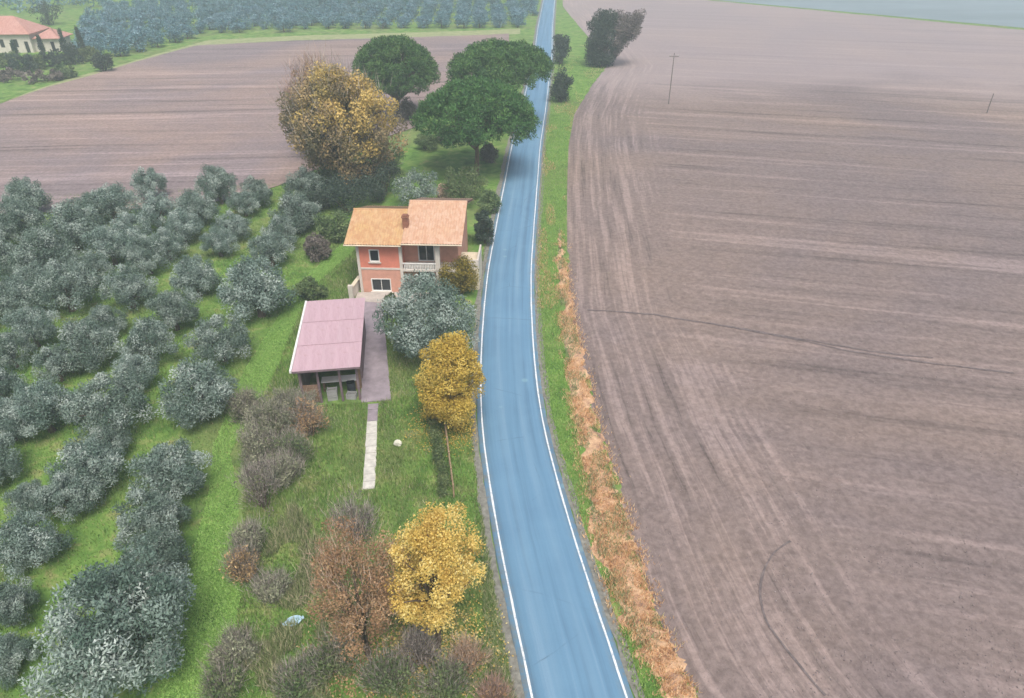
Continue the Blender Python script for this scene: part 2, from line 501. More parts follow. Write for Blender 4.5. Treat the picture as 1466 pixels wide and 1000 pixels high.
for sgn in (-1, 1):
    o = strip('road_shoulder', [sgn * 2.40, sgn * 2.9] if sgn > 0 else [-2.9, -2.40], [0.05, 0.03] if sgn > 0 else [0.03, 0.05], M['road_shoulder'], wob=0.25)
    tag(o, 'grey gravel shoulder along the asphalt', None, None, 'structure')
def road_x(Y):                                         # x of road centre at a depth
    return np.interp(Y, cy[::1], cx[::1])

# ------------------------------------------------------------------ ploughed fields
edge_px = [(1018, 1030), (976, 960), (940, 880), (906, 780), (882, 700), (852, 610), (832, 520), (814, 450), (812, 400), (812, 330), (812, 270), (814, 210), (822, 165),
           (845, 125), (868, 96), (850, 62), (822, 30), (806, 10)]
E = np.array([G(u, v)[:2] for u, v in edge_px])
E = np.vstack([[E[0] + (E[0] - E[1]) * 3], E, [[E[-1, 0] + 4, 345], [16, 372]]])
def xl(Y): return np.interp(Y, E[:, 1], E[:, 0])
def right_h(X, Y):
    """clods and furrows of the right-hand field (metres)"""
    e = X - xl(Y)
    a = R(-13)
    t = -math.sin(a) * X + math.cos(a) * Y
    u = math.cos(a) * X + math.sin(a) * Y
    h = 0.05 * (vnoise(u * 0.05, t * 2.2) - 0.5) + 0.10 * (vnoise(u * 0.07, t * 0.5, 1) - 0.5)
    hh = 0.13 * (vnoise(e * 0.95, Y * 0.05, 2) - 0.5)
    w = np.clip((e - 5) / 6, 0, 1)
    h = hh * (1 - w) + h * w
    h += 0.06 * (vnoise(X * 2.3 + Y, Y * 2.3 - X, 2) - 0.5) + 0.06 * (vnoise(X * 0.9, Y * 0.9) - 0.5)
    return 0.16 + h - 0.13 * np.clip(1 - e / 1.0, 0, 1)
def far_x(Y): return np.clip((366 - Y) / 1.03, 12, 240)
ys = [4.0]
while ys[-1] < 352: ys.append(ys[-1] + 0.16 + 0.006 * max(0, ys[-1] - 14))
ys = np.array(ys)
tt = np.linspace(0, 1, 330) ** 1.9
XL, XR = xl(ys), far_x(ys)
XX = XL[:, None] + (XR - XL)[:, None] * tt[None, :]
YY = np.repeat(ys[:, None], len(tt), 1)
ZZ = right_h(XX, YY)
k = len(tt)
a = (np.arange(len(ys) - 1)[:, None] * k + np.arange(k - 1)[None, :]).ravel()
F = np.stack([a, a + 1, a + k + 1, a + k], 1)
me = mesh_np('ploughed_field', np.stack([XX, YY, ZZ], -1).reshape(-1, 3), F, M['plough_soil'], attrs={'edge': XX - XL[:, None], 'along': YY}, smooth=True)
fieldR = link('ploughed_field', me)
tag(fieldR, 'wide bare mauve-brown ploughed field right of the road', None, None, 'structure')

def rut(pix, width, parent=fieldR, name='tyre_rut'):
    p = np.array([G(u, v, 0.16)[:2] for u, v in pix])
    s_ = np.concatenate([[0], np.cumsum(np.linalg.norm(np.diff(p, axis=0), axis=1))])
    q = np.arange(0, s_[-1], 0.3)
    x, y = smooth(np.interp(q, s_, p[:, 0]), 9), smooth(np.interp(q, s_, p[:, 1]), 9)
    gx, gy = np.gradient(x), np.gradient(y)
    l = np.hypot(gx, gy) + 1e-9
    wv = width * (0.5 + 0.8 * vnoise(q * 0.8, q * 0))
    V = []
    for sg in (-.5, 0, .5):
        xx, yy = x + gy / l * sg * wv, y - gx / l * sg * wv
        V.append(np.stack([xx, yy, right_h(xx, yy) + (0.035 if sg else 0.02)], 1))
    V = np.stack(V, 1)
    n = len(q)
    a_ = (np.arange(n - 1)[:, None] * 3 + np.arange(2)[None, :]).ravel()
    return link(name, mesh_np(name, V.reshape(-1, 3), np.stack([a_, a_ + 3, a_ + 4, a_ + 1], 1), M['rut_soil'], smooth=True), parent)
rut([(1135, 772), (1108, 790), (1092, 818), (1087, 850), (1096, 890), (1122, 925), (1150, 960), (1190, 1005)], 0.12)
rut([(838, 444), (930, 450), (1030, 466), (1120, 482), (1210, 502), (1330, 520), (1460, 536)], 0.2, name='drain_furrow')
rut([(1060, 470), (1160, 488), (1250, 504), (1340, 514)], 0.2, name='drain_furrow')

# left field, with straight upper edge and curved lower edge
up_px = [(-60, 172), (0, 148), (60, 128), (130, 109), (200, 88), (280, 66), (420, 59), (560, 55), (690, 51), (745, 48)]
UP = np.array([G(u, v)[:2] for u, v in up_px])
LOW = np.array([(-150, 74), (-100, 75), (-60, 76), (-40, 78), (-33, 81), (-28, 88), (-22, 104), (-8, 124), (-1, 140), (8, 190)])
xs = np.linspace(-150, -0.8, 280)
LO = np.interp(xs, LOW[:, 0], LOW[:, 1])
o_ = np.argsort(UP[:, 0])
HI = np.interp(xs, UP[o_, 0], UP[o_, 1])
vv = np.linspace(0, 1, 200)
Y2 = LO[:, None] + (HI - LO)[:, None] * vv[None, :]
X2 = np.repeat(xs[:, None], len(vv), 1)
Z2 = 0.12 + 0.08 * (vnoise(X2 * 0.05, Y2 * 1.1) - 0.5) + 0.07 * (vnoise(X2 * 1.5, Y2 * 1.5, 1) - 0.5)
k = len(vv)
a = (np.arange(len(xs) - 1)[:, None] * k + np.arange(k - 1)[None, :]).ravel()
me = mesh_np('ploughed_field', np.stack([X2, Y2, Z2], -1).reshape(-1, 3), np.stack([a, a + k, a + k + 1, a + 1], 1), M['plough_soil_warm'], smooth=True)
fieldL = link('ploughed_field', me)
tag(fieldL, 'pinkish brown ploughed field behind the olive orchard', None, None, 'structure')
# pale headland track along the far edge of that field
m, nt = mat('dry_grass_ground')
f = noise(nt, coords(nt, src='Position'), 0.5, 6, 0.7)
finish(nt, ramp(nt, f, [(0.3, (0.16, 0.22, 0.08)), (0.6, (0.30, 0.32, 0.16)), (0.8, (0.40, 0.38, 0.24))]), 0.95)
M['dry_grass_ground'] = m
V, Fq = [], []
for i in range(len(UP)):
    V += [(UP[i, 0], UP[i, 1] - 1.0, 0.02), (UP[i, 0], UP[i, 1] + 9.0, 0.02)]
    if i: Fq.append((2 * i - 2, 2 * i, 2 * i + 1, 2 * i - 1))
tag(MB().add(V, Fq).build('headland', M['dry_grass_ground']), 'pale dry grass headland beyond the left ploughed field', None, None, 'structure')
# crop field beyond the right ploughed field, haze blue painted into its colour
m, nt = mat('hazed_crop_ground')
f = noise(nt, coords(nt, (0.3, 1, 1), (0, 0, R(45)), src='Position'), 0.06, 5, 0.6)
finish(nt, ramp(nt, f, [(0.3, (0.15, 0.20, 0.22)), (0.7, (0.21, 0.27, 0.30))]), 0.95)
M['hazed_crop_ground'] = m
tag(MB().add([(14, 353, .03), (16, 352.5, .03), (238, 133.5, .03), (600, 124, .03), (900, 900, .03), (20, 900, .03)], [(0, 1, 2, 3, 4, 5)]).build('crop_field', M['hazed_crop_ground']),
    'haze-tinted blue-grey crop field beyond the right ploughed field', None, None, 'structure')

# dry bank between verge and field
verge_bank_px = [(1000, 958, 1000), (940, 920, 968), (900, 899, 948), (860, 880, 934), (800, 857, 916), (760, 850, 904), (720, 845, 888), (650, 832, 864), (600, 824, 850), (560, 816, 842), (480, 806, 826), (420, 801, 813), (365, 799, 806), (330, 800, 801)]
VB, VF = [], []
bk_rows = [(1060, 990, 1035)] + verge_bank_px
bv = np.arange(1060, 330, -3.0)
bl_ = np.interp(bv, [q[0] for q in bk_rows[::-1]], [q[1] for q in bk_rows[::-1]])
br_ = np.interp(bv, [q[0] for q in bk_rows[::-1]], [q[2] for q in bk_rows[::-1]])
for i in range(len(bv)):
    A, B = G(bl_[i], bv[i])[:2], G(br_[i], bv[i])[:2]
    wv = vnoise(np.array([i * 0.31, i * 0.37]), np.array([3.0, 9.0])) - 0.5
    A = A + np.array([wv[0] * 0.9, 0]); B = B + np.array([wv[1] * 0.8 + 0.35 * (rng.random() - 0.5), 0])
    VB += [(*A, 0.012), (*(A * .45 + B * .55), 0.16 + 0.14 * wv[0]), (*B, 0.04)]
    if i: VF += [(3 * i - 3, 3 * i - 2, 3 * i + 1, 3 * i), (3 * i - 2, 3 * i - 1, 3 * i + 2, 3 * i + 1)]
tag(MB().add(VB, VF).build('dry_bank', M['dry_ground'], smooth=True), 'orange dry earth bank between green verge and field', None, None, 'structure')

# ------------------------------------------------------------------ grass (uncountable)
def blades(name, px, py, pz, hgt, wid, material, label, r2=None, lean=0.5):
    n = len(px)
    ang = rng.uniform(0, 2 * np.pi, n)
    h = hgt * rng.uniform(0.55, 1.35, n)
    w = wid * rng.uniform(0.7, 1.3, n)
    la = rng.uniform(0, 2 * np.pi, n)
    ll = h * rng.uniform(0.1, 1.0, n) * lean
    b = np.stack([px, py, pz], 1)
    sd = np.stack([np.cos(ang) * w / 2, np.sin(ang) * w / 2, np.zeros(n)], 1)
    tip = b + np.stack([np.cos(la) * ll, np.sin(la) * ll, h], 1)
    V = np.stack([b - sd, b + sd, tip], 1).reshape(-1, 3)
    Fb = np.arange(3 * n).reshape(-1, 3)
    rr = np.repeat(rng.random(n) if r2 is None else r2, 3)
    o = link(name, mesh_np(name, V, Fb, material, rnd=rr))
    return tag(o, label, None, None, 'stuff')
def scatter(poly, n):
    poly = np.asarray(poly)
    lo, hi = poly.min(0), poly.max(0)
    x = rng.uniform(lo[0], hi[0], n); y = rng.uniform(lo[1], hi[1], n)
    k_ = in_poly(x, y, poly)
    return x[k_], y[k_]
def ground_poly(pix): return np.array([G(u, v)[:2] for u, v in pix])
def road_off(x, y):
    i = np.clip(np.searchsorted(cy, y), 0, len(cy) - 1)
    return (x - cx[i]) * nx[i]

# footprints that stay clear of grass
HOUSE_O = P(519, 421, 57.0); HOUSE_RZ = R(-2.3)
shed_c = [G(418, 532, 3.1), G(515, 525, 3.1), G(523, 428, 3.1), G(440, 432, 3.1)]
yard_poly = ground_poly([(517, 577), (560, 574), (552, 480), (545, 425), (521, 425), (519, 500)])
path_poly = ground_poly([(519, 702), (537, 702), (543, 577), (526, 577)])
house_poly = np.array([(HOUSE_O[0] + x, HOUSE_O[1] + y) for x, y in [(-.4, -2.5), (10.8, -2.5), (10.8, 10.5), (-.4, 10.5)]])
shed_poly = np.array([c_[:2] for c_ in shed_c])
def clear(x, y, *more):
    kk = np.ones(len(x), bool)
    for pl in (yard_poly, path_poly, house_poly, shed_poly) + more:
        kk &= ~in_poly(x, y, pl)
    kk &= np.abs(road_off(x, y)) > 2.75
    return kk
lane_poly = ground_poly([(225, 1010), (335, 1010), (345, 830), (340, 700), (330, 650), (400, 520), (440, 430), (520, 350), (495, 345), (440, 395), (395, 460), (350, 530), (305, 640), (300, 700), (270, 820)])
# garden
gp = ground_poly([(330, 1010), (760, 1010), (735, 900), (692, 690), (684, 590), (690, 450), (700, 340), (540, 330), (440, 420), (400, 520), (350, 640), (345, 830)])
x, y = scatter(gp, 150000); kk = clear(x, y)
x, y = x[kk], y[kk]
cl = vnoise(x * 0.7, y * 0.7)
blades('meadow_grass', x, y, np.zeros(len(x)), 0.16 + 0.22 * cl, 0.055, M['grass_blades'], 'rough green grass of the garden beside the road')
# orchard floor
op = ground_poly([(-60, 1010), (330, 1010), (340, 700), (400, 520), (500, 340), (440, 262), (-60, 285)])
x, y = scatter(op, 150000); kk = clear(x, y, lane_poly)
x, y = x[kk], y[kk]
blades('orchard_grass', x, y, np.zeros(len(x)), 0.12 + 0.16 * vnoise(x, y), 0.06, M['grass_blades'], 'green grass growing under the olive trees')
x, y = scatter(lane_poly, 300000); kk = clear(x, y)
blades('lane_grass', x[kk], y[kk], np.zeros(kk.sum()), 0.085, 0.06, M['lane_blades'], 'bright green mown grass lane beside the olive trees', lean=1.6)
# green verge right of the road
x, y = [], []
for i in np.where((cy > 10) & (cy < 175))[0]:
    n = int(np.interp(cy[i], [20, 60, 170], [330, 240, 90]))
    e_ = xl(cy[i]) - cx[i]
    o2 = rng.uniform(2.6, max(3.0, e_ - 0.15), n)
    t2 = rng.uniform(-.4, .4, n)
    x.append(cx[i] + nx[i] * o2 + tx[i] * t2); y.append(cy[i] + ny[i] * o2 + ty[i] * t2)
x, y = np.concatenate(x), np.concatenate(y)
bank_poly = ground_poly([(l, v) for v, l, r in verge_bank_px] + [(r, v) for v, l, r in verge_bank_px[::-1]])
inb = in_poly(x, y, bank_poly)
bare = ((y < 29) & (y > 21.5))
blades('verge_grass', x[~inb & ~bare], y[~inb & ~bare], np.full((~inb & ~bare).sum(), 0.02), 0.2, 0.06, M['lane_blades'], 'strip of green verge grass beside the road')
x3, y3 = scatter(bank_poly, 30000)
kg = vnoise(x3 * 0.9, y3 * 0.9, 2) > 0.52
blades('bank_grass', x3[kg], y3[kg], np.full(kg.sum(), 0.1), 0.2, 0.06, M['weed_blades'], 'green and pale tufts growing through the dry bank')
x2, y2 = scatter(bank_poly, 90000)
x2 = x2 + rng.normal(size=len(x2)) * 0.4
keep = (vnoise(x2 * 1.1, y2 * 0.8) > 0.34 + 0.25 * np.clip((y2 - 48) / 20, 0, 1)) & (np.abs(road_off(x2, y2)) > 2.7)
x2, y2 = x2[keep], y2[keep]
xo, yo = x[bare], y[bare]
selo = rng.random(len(xo)) < 0.45
fd = ~inb & ~bare & (y > 46) & (vnoise(y * 0.16, x * 0.9, 1) > 0.66) & (rng.random(len(x)) < 0.6)
xo, yo = np.concatenate([xo[selo], x[fd]]), np.concatenate([yo[selo], y[fd]])
selo = np.ones(len(xo), bool)
x2, y2 = np.concatenate([x2, xo[selo]]), np.concatenate([y2, yo[selo]])
blades('dry_grass', x2, y2, np.full(len(x2), 0.06), 0.2, 0.06, M['dry_blades'], 'orange dry grass along the edge of the ploughed field', lean=0.9)
# tall pale weeds along the scrub line and under the autumn trees
wp = ground_poly([(335, 1010), (470, 1010), (465, 860), (450, 760), (420, 720), (395, 760), (360, 850)])
x, y = scatter(wp, 26000)
keep = vnoise(x * 0.9, y * 0.9, 1) > 0.42
blades('tall_weeds', x[keep], y[keep], np.zeros(keep.sum()), 0.5, 0.06, M['weed_blades'], 'tall pale weeds between the grass lane and autumn trees', lean=0.8)
x, y = scatter(gp, 42000); kk = clear(x, y) & (vnoise(x * 0.55, y * 0.55, 2) > 0.56)
blades('garden_weeds', x[kk], y[kk], np.zeros(kk.sum()), 0.34, 0.05, M['weed_blades'], 'patches of pale weeds scattered over the garden lawn', lean=0.8)
lv = ground_poly([(700, 1010), (755, 1010), (732, 900), (700, 740), (690, 700), (688, 800), (694, 900)])
x, y = scatter(lv, 12000); kk = clear(x, y)
blades('roadside_weeds', x[kk], y[kk], np.zeros(kk.sum()), 0.3, 0.055, M['weed_blades'], 'pale weeds along the left edge of the road', lean=0.8)

# ------------------------------------------------------------------ trees
def unit(a): return a / (np.linalg.norm(a, axis=-1, keepdims=True) + 1e-9)
def crown_mesh(name, cen, rad, nleaf, L, W, material, up=0.5, spread=0.45, crnd=0.45, r=None, shell=0.35):
    """leaf sprigs spread through clumps. cen (k,3), rad (k,3)"""
    r = r or rng
    cen, rad = np.asarray(cen, float), np.asarray(rad, float)
    k_ = len(cen)
    idx = np.repeat(np.arange(k_), nleaf)
    n = len(idx)
    d = unit(r.normal(size=(n, 3)))
    t = r.uniform(shell ** 3, 1, n) ** (1 / 3)
    p = cen[idx] + rad[idx] * d * t[:, None]
    nrm = unit(d + np.array([0, 0, 0.25]) + r.normal(size=(n, 3)) * spread)
    tg = r.normal(size=(n, 3)) + np.array([0, 0, up])
    ax = unit(tg - nrm * (tg * nrm).sum(1, keepdims=True) + nrm * 0.45)
    sd = unit(np.cross(nrm, ax))
    l = L * r.uniform(0.6, 1.35, n)[:, None]
    w = W * r.uniform(0.6, 1.35, n)[:, None]
    V = np.stack([p, p + ax * l * 0.5 + sd * w / 2, p + ax * l, p + ax * l * 0.5 - sd * w / 2], 1).reshape(-1, 3)
    rr = np.clip(crnd * r.random(k_)[idx] + (1 - crnd) * r.random(n), 0, 1)
    return mesh_np(name, V, np.arange(4 * n).reshape(-1, 4), material, rnd=np.repeat(rr, 4))
def blob(n, c, rad, r, inner=0.55, zmin=-0.55, lump=0.22):
    """clump centres through an uneven ellipsoid"""
    out = []
    ph = r.uniform(0, 6.28, 6)
    while len(out) < n:
        d = unit(r.normal(size=3))
        if d[2] < zmin: continue
        az, el = math.atan2(d[1], d[0]), d[2]
        f = 1 + lump * (math.sin(2 * az + ph[0]) * 0.5 + math.sin(3 * az + ph[1] + 2 * el) * 0.5 + math.sin(5 * az + ph[2] - 3 * el) * 0.35)
        t = r.uniform(inner ** 3, 1) ** (1 / 3)
        out.append(np.asarray(c) + np.asarray(rad) * d * t * f)
    return np.array(out)
def trunk_mesh(name, h, r0, targets, material, r, fork=0.5, lean=0.15, sides=7):
    mb = MB()
    top = np.array([r.uniform(-lean, lean), r.uniform(-lean, lean), h])
    mid = top * 0.5 + np.array([r.uniform(-lean, lean), r.uniform(-lean, lean), 0]) * 0.6
    mb.tube([(0, 0, -0.08), (0, 0, 0.12), mid * 0.8, mid * 1.2, top], [r0 * 1.5, r0 * 1.15, r0, r0 * 0.9, r0 * 0.75], sides)
    for t in targets:
        t = np.asarray(t, float)
        b = top * r.uniform(fork, 1.0)
        m_ = (b + t) / 2 + np.array([r.uniform(-.2, .2), r.uniform(-.2, .2), 0.12 * np.linalg.norm(t - b)])
        mb.tube([b, m_, t], [r0 * 0.5, r0 * 0.32, r0 * 0.1], 5)
    return mb.mesh(name, material, True)
def plant(name, label, cat, loc, trunk, crown, rz=0.0, s=1.0, group=None, extra=None):
    o = empty(name, (loc[0], loc[1], 0.0), rz, s)
    tag(o, label, cat, group)
    if trunk is not None: link('trunk', trunk, o)
    if crown is not None: link('crown', crown, o)
    for nm, me_ in (extra or []): link(nm, me_, o)
    return o

# olive prototypes, about 6 m across and 4.6 m tall at scale 1
olive_protos = []
for i in range(6):
    r = np.random.default_rng(100 + i)
    subs = []
    nb = 5 + i % 3
    for k_ in range(nb):                              # several leaning boughs, each a billow of clumps
        a_ = 2 * math.pi * k_ / nb + r.uniform(-.4, .4)
        rr = r.uniform(1.05, 1.45)
        subs.append(blob(11, (rr * math.cos(a_), rr * math.sin(a_), r.uniform(1.7, 2.5)), (1.2, 1.2, 1.3), r, 0.6, -0.8))
    subs.append(blob(11, (0, 0, 3.1), (1.35, 1.35, 1.3), r, 0.6, -0.3))
    C = np.vstack(subs)
    rad = np.stack([r.uniform(.40, .68, len(C))] * 3, 1) * np.array([1, 1, 1.1])
    if i == 5:
        cm = crown_mesh('crown', C, rad, 420, 0.15, 0.06, M['olive_leaf'], up=0.75, crnd=0.72, r=r)
    else:
        cm = crown_mesh('crown', C, rad, 230, 0.19, 0.078, M['olive_leaf'], up=0.75, crnd=0.72, r=r)
    tm = trunk_mesh('trunk', 1.25, 0.24, [C[j] * 0.85 for j in range(0, len(C), 7)], M['bark'], r)
    olive_protos.append((tm, cm))
_oi = [0]
def olive(u, v, w, label, group, zc=2.3, name='olive_tree', smul=1.0):
    """u, v: crown centre in the survey, w: crown width in survey pixels"""
    p = G(u, v, zc)
    sca = w / ppm(p[1], zc) / 5.7 * smul * (1.03 if v > 560 else 0.93)
    p = G(u, v, zc * sca)
    tm, cm = olive_protos[5 if w > 200 else _oi[0] % 5]
    _oi[0] += 1
    sz = sca * rng.uniform(0.92, 1.08)
    return plant(name, label, 'olive tree', p, tm, cm, rng.uniform(0, 6.28), (sca, sca, sz), group)

OL_LANE = 'olive tree in the orchard row along the bright green grass lane'
OL_EDGE = 'olive tree in the last orchard row against the pinkish ploughed field'
OL_MID = 'grey-green olive tree inside the orchard, with olive trees all around it'
olive(156, 890, 232, 'largest olive tree of the orchard, broad silvery crown beside the grass lane', None, 2.6)
olive(226, 800, 110, OL_LANE, 'olives along the grass lane')
for a in [(240, 676, 116), (216, 744, 116), (280, 558, 132), (314, 484, 104), (366, 412, 122), (386, 358, 72), (402, 334, 66), (422, 302, 84), (438, 266, 72)]:
    olive(*a, OL_LANE, 'olives along the grass lane')
for a in [(36, 282, 72), (156, 290, 84), (212, 264, 64), (98, 320, 104), (224, 304, 76), (280, 298, 76), (348, 290, 58), (366, 276, 60)]:
    olive(*a, OL_EDGE, 'olives along the ploughed field')
for a in [(122, 668, 112), (98, 706, 96), (40, 776, 108), (40, 716, 68), (4, 868, 96), (150, 632, 76), (156, 580, 114), (60, 584, 104), (8, 604, 84), (212, 490, 98),
          (120, 494, 106), (192, 534, 78), (278, 396, 86), (246, 444, 88), (182, 412, 88), (148, 458, 74), (92, 412, 100), (24, 428, 84), (44, 470, 84),
          (14, 502, 78), (64, 362, 104), (8, 372, 84), (24, 316, 84), (156, 350, 86), (208, 366, 78), (258, 322, 74), (332, 322, 64), (312, 346, 64),
          (126, 388, 74), (78, 520, 84), (-6, 552, 90), (186, 330, 70), (128, 300, 66), (-14, 340, 80), (-30, 440, 90), (-30, 660, 110), (236, 350, 66), (8, 940, 90), (46, 402, 70)]:
    olive(*a, OL_MID, 'olives inside the orchard')
# one standing clear above the field edge with its trunk in view
p = G(318, 292)
plant('olive_tree', 'tall olive tree with bare trunk in view, standing out against the ploughed field', 'olive tree', p, olive_protos[2][0], olive_protos[2][1], 0.6, (0.86, 0.86, 1.02))

# large olive between house and road
r = np.random.default_rng(77)
C = np.vstack([blob(22, (math.cos(a_) * 1.75, math.sin(a_) * 1.75, z_), (1.65, 1.65, 1.75), r, 0.5, -0.75) for a_, z_ in ((0.2, 3.0), (1.5, 3.3), (2.8, 2.9), (4.0, 2.8), (5.2, 3.0))] + [blob(18, (0, 0, 4.4), (1.7, 1.7, 1.3), r, 0.5, -0.4)])
rad = np.stack([r.uniform(.42, .74, len(C))] * 3, 1)
cm = crown_mesh('crown', C, rad, 190, 0.20, 0.08, M['olive_leaf'], up=0.7, crnd=0.72, r=r)
tm = trunk_mesh('trunk', 1.6, 0.3, [C[j] * 0.85 for j in range(0, len(C), 24)], M['bark'], r)
p = G(612, 462, 3.2)
plant('olive_tree', 'broad olive tree between the orange house and the road', 'olive tree', p, tm, cm, 0.4, (1.12, 1.12, 1.16))

# golden tree by the road, below the olive
r = np.random.default_rng(78)
C = np.vstack([blob(120, (0, 0, 3.6), (2.0, 2.0, 2.9), r, 0.4, -1.0, 0.12), blob(14, (0.2, 0.2, 6.0), (1.0, 1.0, 0.9), r)])
cm = crown_mesh('crown', C, np.stack([r.uniform(.35, .62, len(C))] * 3, 1), 260, 0.12, 0.09, M['ochre_leaf'], up=0.2, crnd=0.6, r=r)
tm = trunk_mesh('trunk', 2.4, 0.14, [C[j] * np.array([.9, .9, 1]) for j in range(0, len(C), 7)], M['bark'], r)
p = G(645, 612)
plant('golden_tree', 'ochre yellow autumn tree at the roadside below the broad olive', 'tree', p, tm, cm, 0.0, (1.05, 1.05, 1.0))

# near yellow tree, open crown of golden tufts
r = np.random.default_rng(79)
C = np.vstack([blob(105, (0.0, 0.2, 5.5), (2.05, 1.9, 2.6), r, 0.4, -0.9, 0.25), blob(18, (0.5, 0.4, 7.4), (1.1, 1.0, 0.9), r), blob(10, (-1.1, -0.6, 3.6), (0.6, 0.5, 0.6), r), blob(9, (0.3, -.4, 3.4), (0.6, 0.5, 0.6), r)])
cm = crown_mesh('crown', C, np.stack([r.uniform(.26, .62, len(C))] * 3, 1), 220, 0.105, 0.075, M['gold_leaf'], up=0.25, shell=0.15, spread=0.7, crnd=0.5, r=r)
tm = trunk_mesh('trunk', 3.6, 0.13, [C[j] for j in range(0, len(C), 3)], M['bark'], r, 0.35)
p = G(628, 925)
plant('golden_tree', 'bright golden yellow tree beside the road, next to a russet tree', 'tree', p, tm, cm, 0.0, 1.0)

# russet half-bare tree next to it
def twig_mesh(name, cen, spreadr, n, L, W, material, r, up=1.0):
    """fine bare twigs fanning up and out"""
    idx = r.integers(0, len(cen), n)
    c0 = cen.mean(0) * np.array([1, 1, 0.35])
    p = cen[idx] + r.normal(size=(n, 3)) * spreadr
    ax = unit(unit(p - c0) * 0.8 + np.array([0, 0, up]) + r.normal(size=(n, 3)) * 0.35)
    sd = unit(np.cross(ax, r.normal(size=(n, 3))))
    l = L * r.uniform(0.5, 1.4, n)[:, None]
    V = np.stack([p - sd * W / 2, p + sd * W / 2, p + ax * l], 1).reshape(-1, 3)
    return mesh_np(name, V, np.arange(3 * n).reshape(-1, 3), material, rnd=np.repeat(r.random(n), 3))
r = np.random.default_rng(80)
C = blob(84, (0, 0, 4.9), (2.0, 1.9, 3.4), r, 0.35, -0.9, 0.3)
cm = crown_mesh('crown', C, np.stack([r.uniform(.35, .6, len(C))] * 3, 1), 170, 0.10, 0.07, M['russet_leaf'], up=0.3, spread=0.8, shell=0.1, r=r)
tm = trunk_mesh('trunk', 3.0, 0.14, [C[j] for j in range(0, len(C), 3)], M['bark'], r, 0.3)
tw = twig_mesh('twigs', C, 0.4, 3000, 0.6, 0.02, M['twig_pink'], r, 0.6)
p = G(528, 940)
plant('russet_tree', 'russet brown half-bare tree beside the bright golden tree', 'tree', p, tm, cm, 0.0, 1.0, None, [('twigs', tw)])

# big ochre and brown tree behind the house
r = np.random.default_rng(81)
C = np.vstack([blob(170, (0.3, 0, 7.6), (6.6, 5.8, 6.0), r, 0.5, -0.85, 0.36), blob(50, (0.5, -1, 11.5), (4.2, 3.8, 2.6), r, 0.5, -0.3)])
gold = (C[:, 2] + 0.5 * C[:, 0] + r.normal(size=len(C)) * 2.6) > 10.0
cm = crown_mesh('crown', C[gold], np.stack([r.uniform(.85, 1.45, gold.sum())] * 3, 1), 270, 0.30, 0.2, M['big_tree_leaf'], up=0.3, crnd=0.62, r=r)
cm2 = crown_mesh('crown', C[~gold], np.stack([r.uniform(.85, 1.45, (~gold).sum())] * 3, 1), 240, 0.30, 0.2, M['big_tree_brown'], up=0.3, crnd=0.62, r=r)
tm = trunk_mesh('trunk', 5.0, 0.42, [C[j] for j in range(0, len(C), 6)], M['bark'], r, 0.4, 0.3)
p = P(499, 280, 84); p[1] = 84
tw = twig_mesh('twigs', C, 0.9, 2500, 1.6, 0.05, M['twig'], r)
plant('autumn_tree', 'huge rounded tree with ochre and brown autumn leaves behind the house', 'tree', p, tm, cm, 0.0, (1.0, 1.0, 1.0), None, [('twigs', tw), ('crown', cm2)])

# bare tree peeping over it
def bare_tree(seed, h, w):
    r = np.random.default_rng(seed)
    C = blob(46, (0, 0, h * 0.66), (w / 2, w / 2, h * 0.34), r, 0.4, -0.8)
    tm = trunk_mesh('trunk', h * 0.45, 0.02 * h, [C[j] for j in range(0, len(C), 3)], M['bark'], r, 0.4)
    tw = twig_mesh('twigs', C, 0.4 + w * 0.06, 4200, 0.09 * h, 0.05, M['twig_pink'], r, 0.5)
    lf = crown_mesh('crown', C, np.stack([r.uniform(.5, .8, len(C))] * 3, 1) * w / 4.4, 80, 0.26, 0.16, M['russet_leaf'], r=r)
    return tm, lf, tw
tm, lf, tw = bare_tree(82, 13.8, 5.6)
p = P(464, 100, 96)
plant('bare_tree', 'leafless grey-brown treetop rising behind the huge autumn tree', 'tree', p, tm, lf, 0.0, 1.0, None, [('twigs', tw)])
tm, lf, tw = bare_tree(83, 11.8, 4.0)
p = P(430, 115, 95)
plant('bare_tree', 'slim leafless tree at the field side of the huge autumn tree', 'tree', p, tm, lf, 0.0, 1.0, None, [('twigs', tw)])

# umbrella pines
def pine(seed, Rr, z0, z1, nclump=150):
    r = np.random.default_rng(seed)
    C = []
    ph = r.uniform(0, 6.28, 4)
    while len(C) < nclump:
        a_ = r.uniform(0, 6.28); q = math.sqrt(r.random())
        f = 1 + 0.05 * math.sin(3 * a_ + ph[0]) + 0.05 * math.sin(5 * a_ + ph[1])
        h = z1 - z0
        top = z0 + h * (0.30 + 0.70 * math.sqrt(max(0, 1 - q * q)))
        bot = z0 + h * 0.22 * q
        z = top - (top - bot) * r.random() ** 2.2
        C.append((math.cos(a_) * q * Rr * f, math.sin(a_) * q * Rr * f, z + r.uniform(-.25, .25)))
    C = np.array(C)
    rad = np.stack([r.uniform(.6, 1.0, len(C))] * 3, 1) * np.array([1, 1, 0.8]) * Rr / 7
    cm = crown_mesh('crown', C, rad, 150, 0.36, 0.13, M['pine_leaf'], up=0.7, crnd=0.6, r=r)
    tm = trunk_mesh('trunk', z0 * 0.95, 0.32, [C[j] for j in range(0, len(C), 9)], M['pine_bark'], r, 0.75, 0.25, 9)
    return tm, cm
tm, cm = pine(90, 7.3, 4.6, 11.4, 460)
p = G(682, 250)
plant('umbrella_pine', 'umbrella pine nearest the house, its slender trunk in view above the grass', 'pine tree', p, tm, cm)
tm, cm = pine(91, 7.6, 6.6, 12.5, 420)
p = P(716, 165, 113)
plant('umbrella_pine', 'umbrella pine overhanging the road behind another pine', 'pine tree', p, tm, cm)
tm, cm = pine(92, 6.6, 3.6, 12.3, 440)
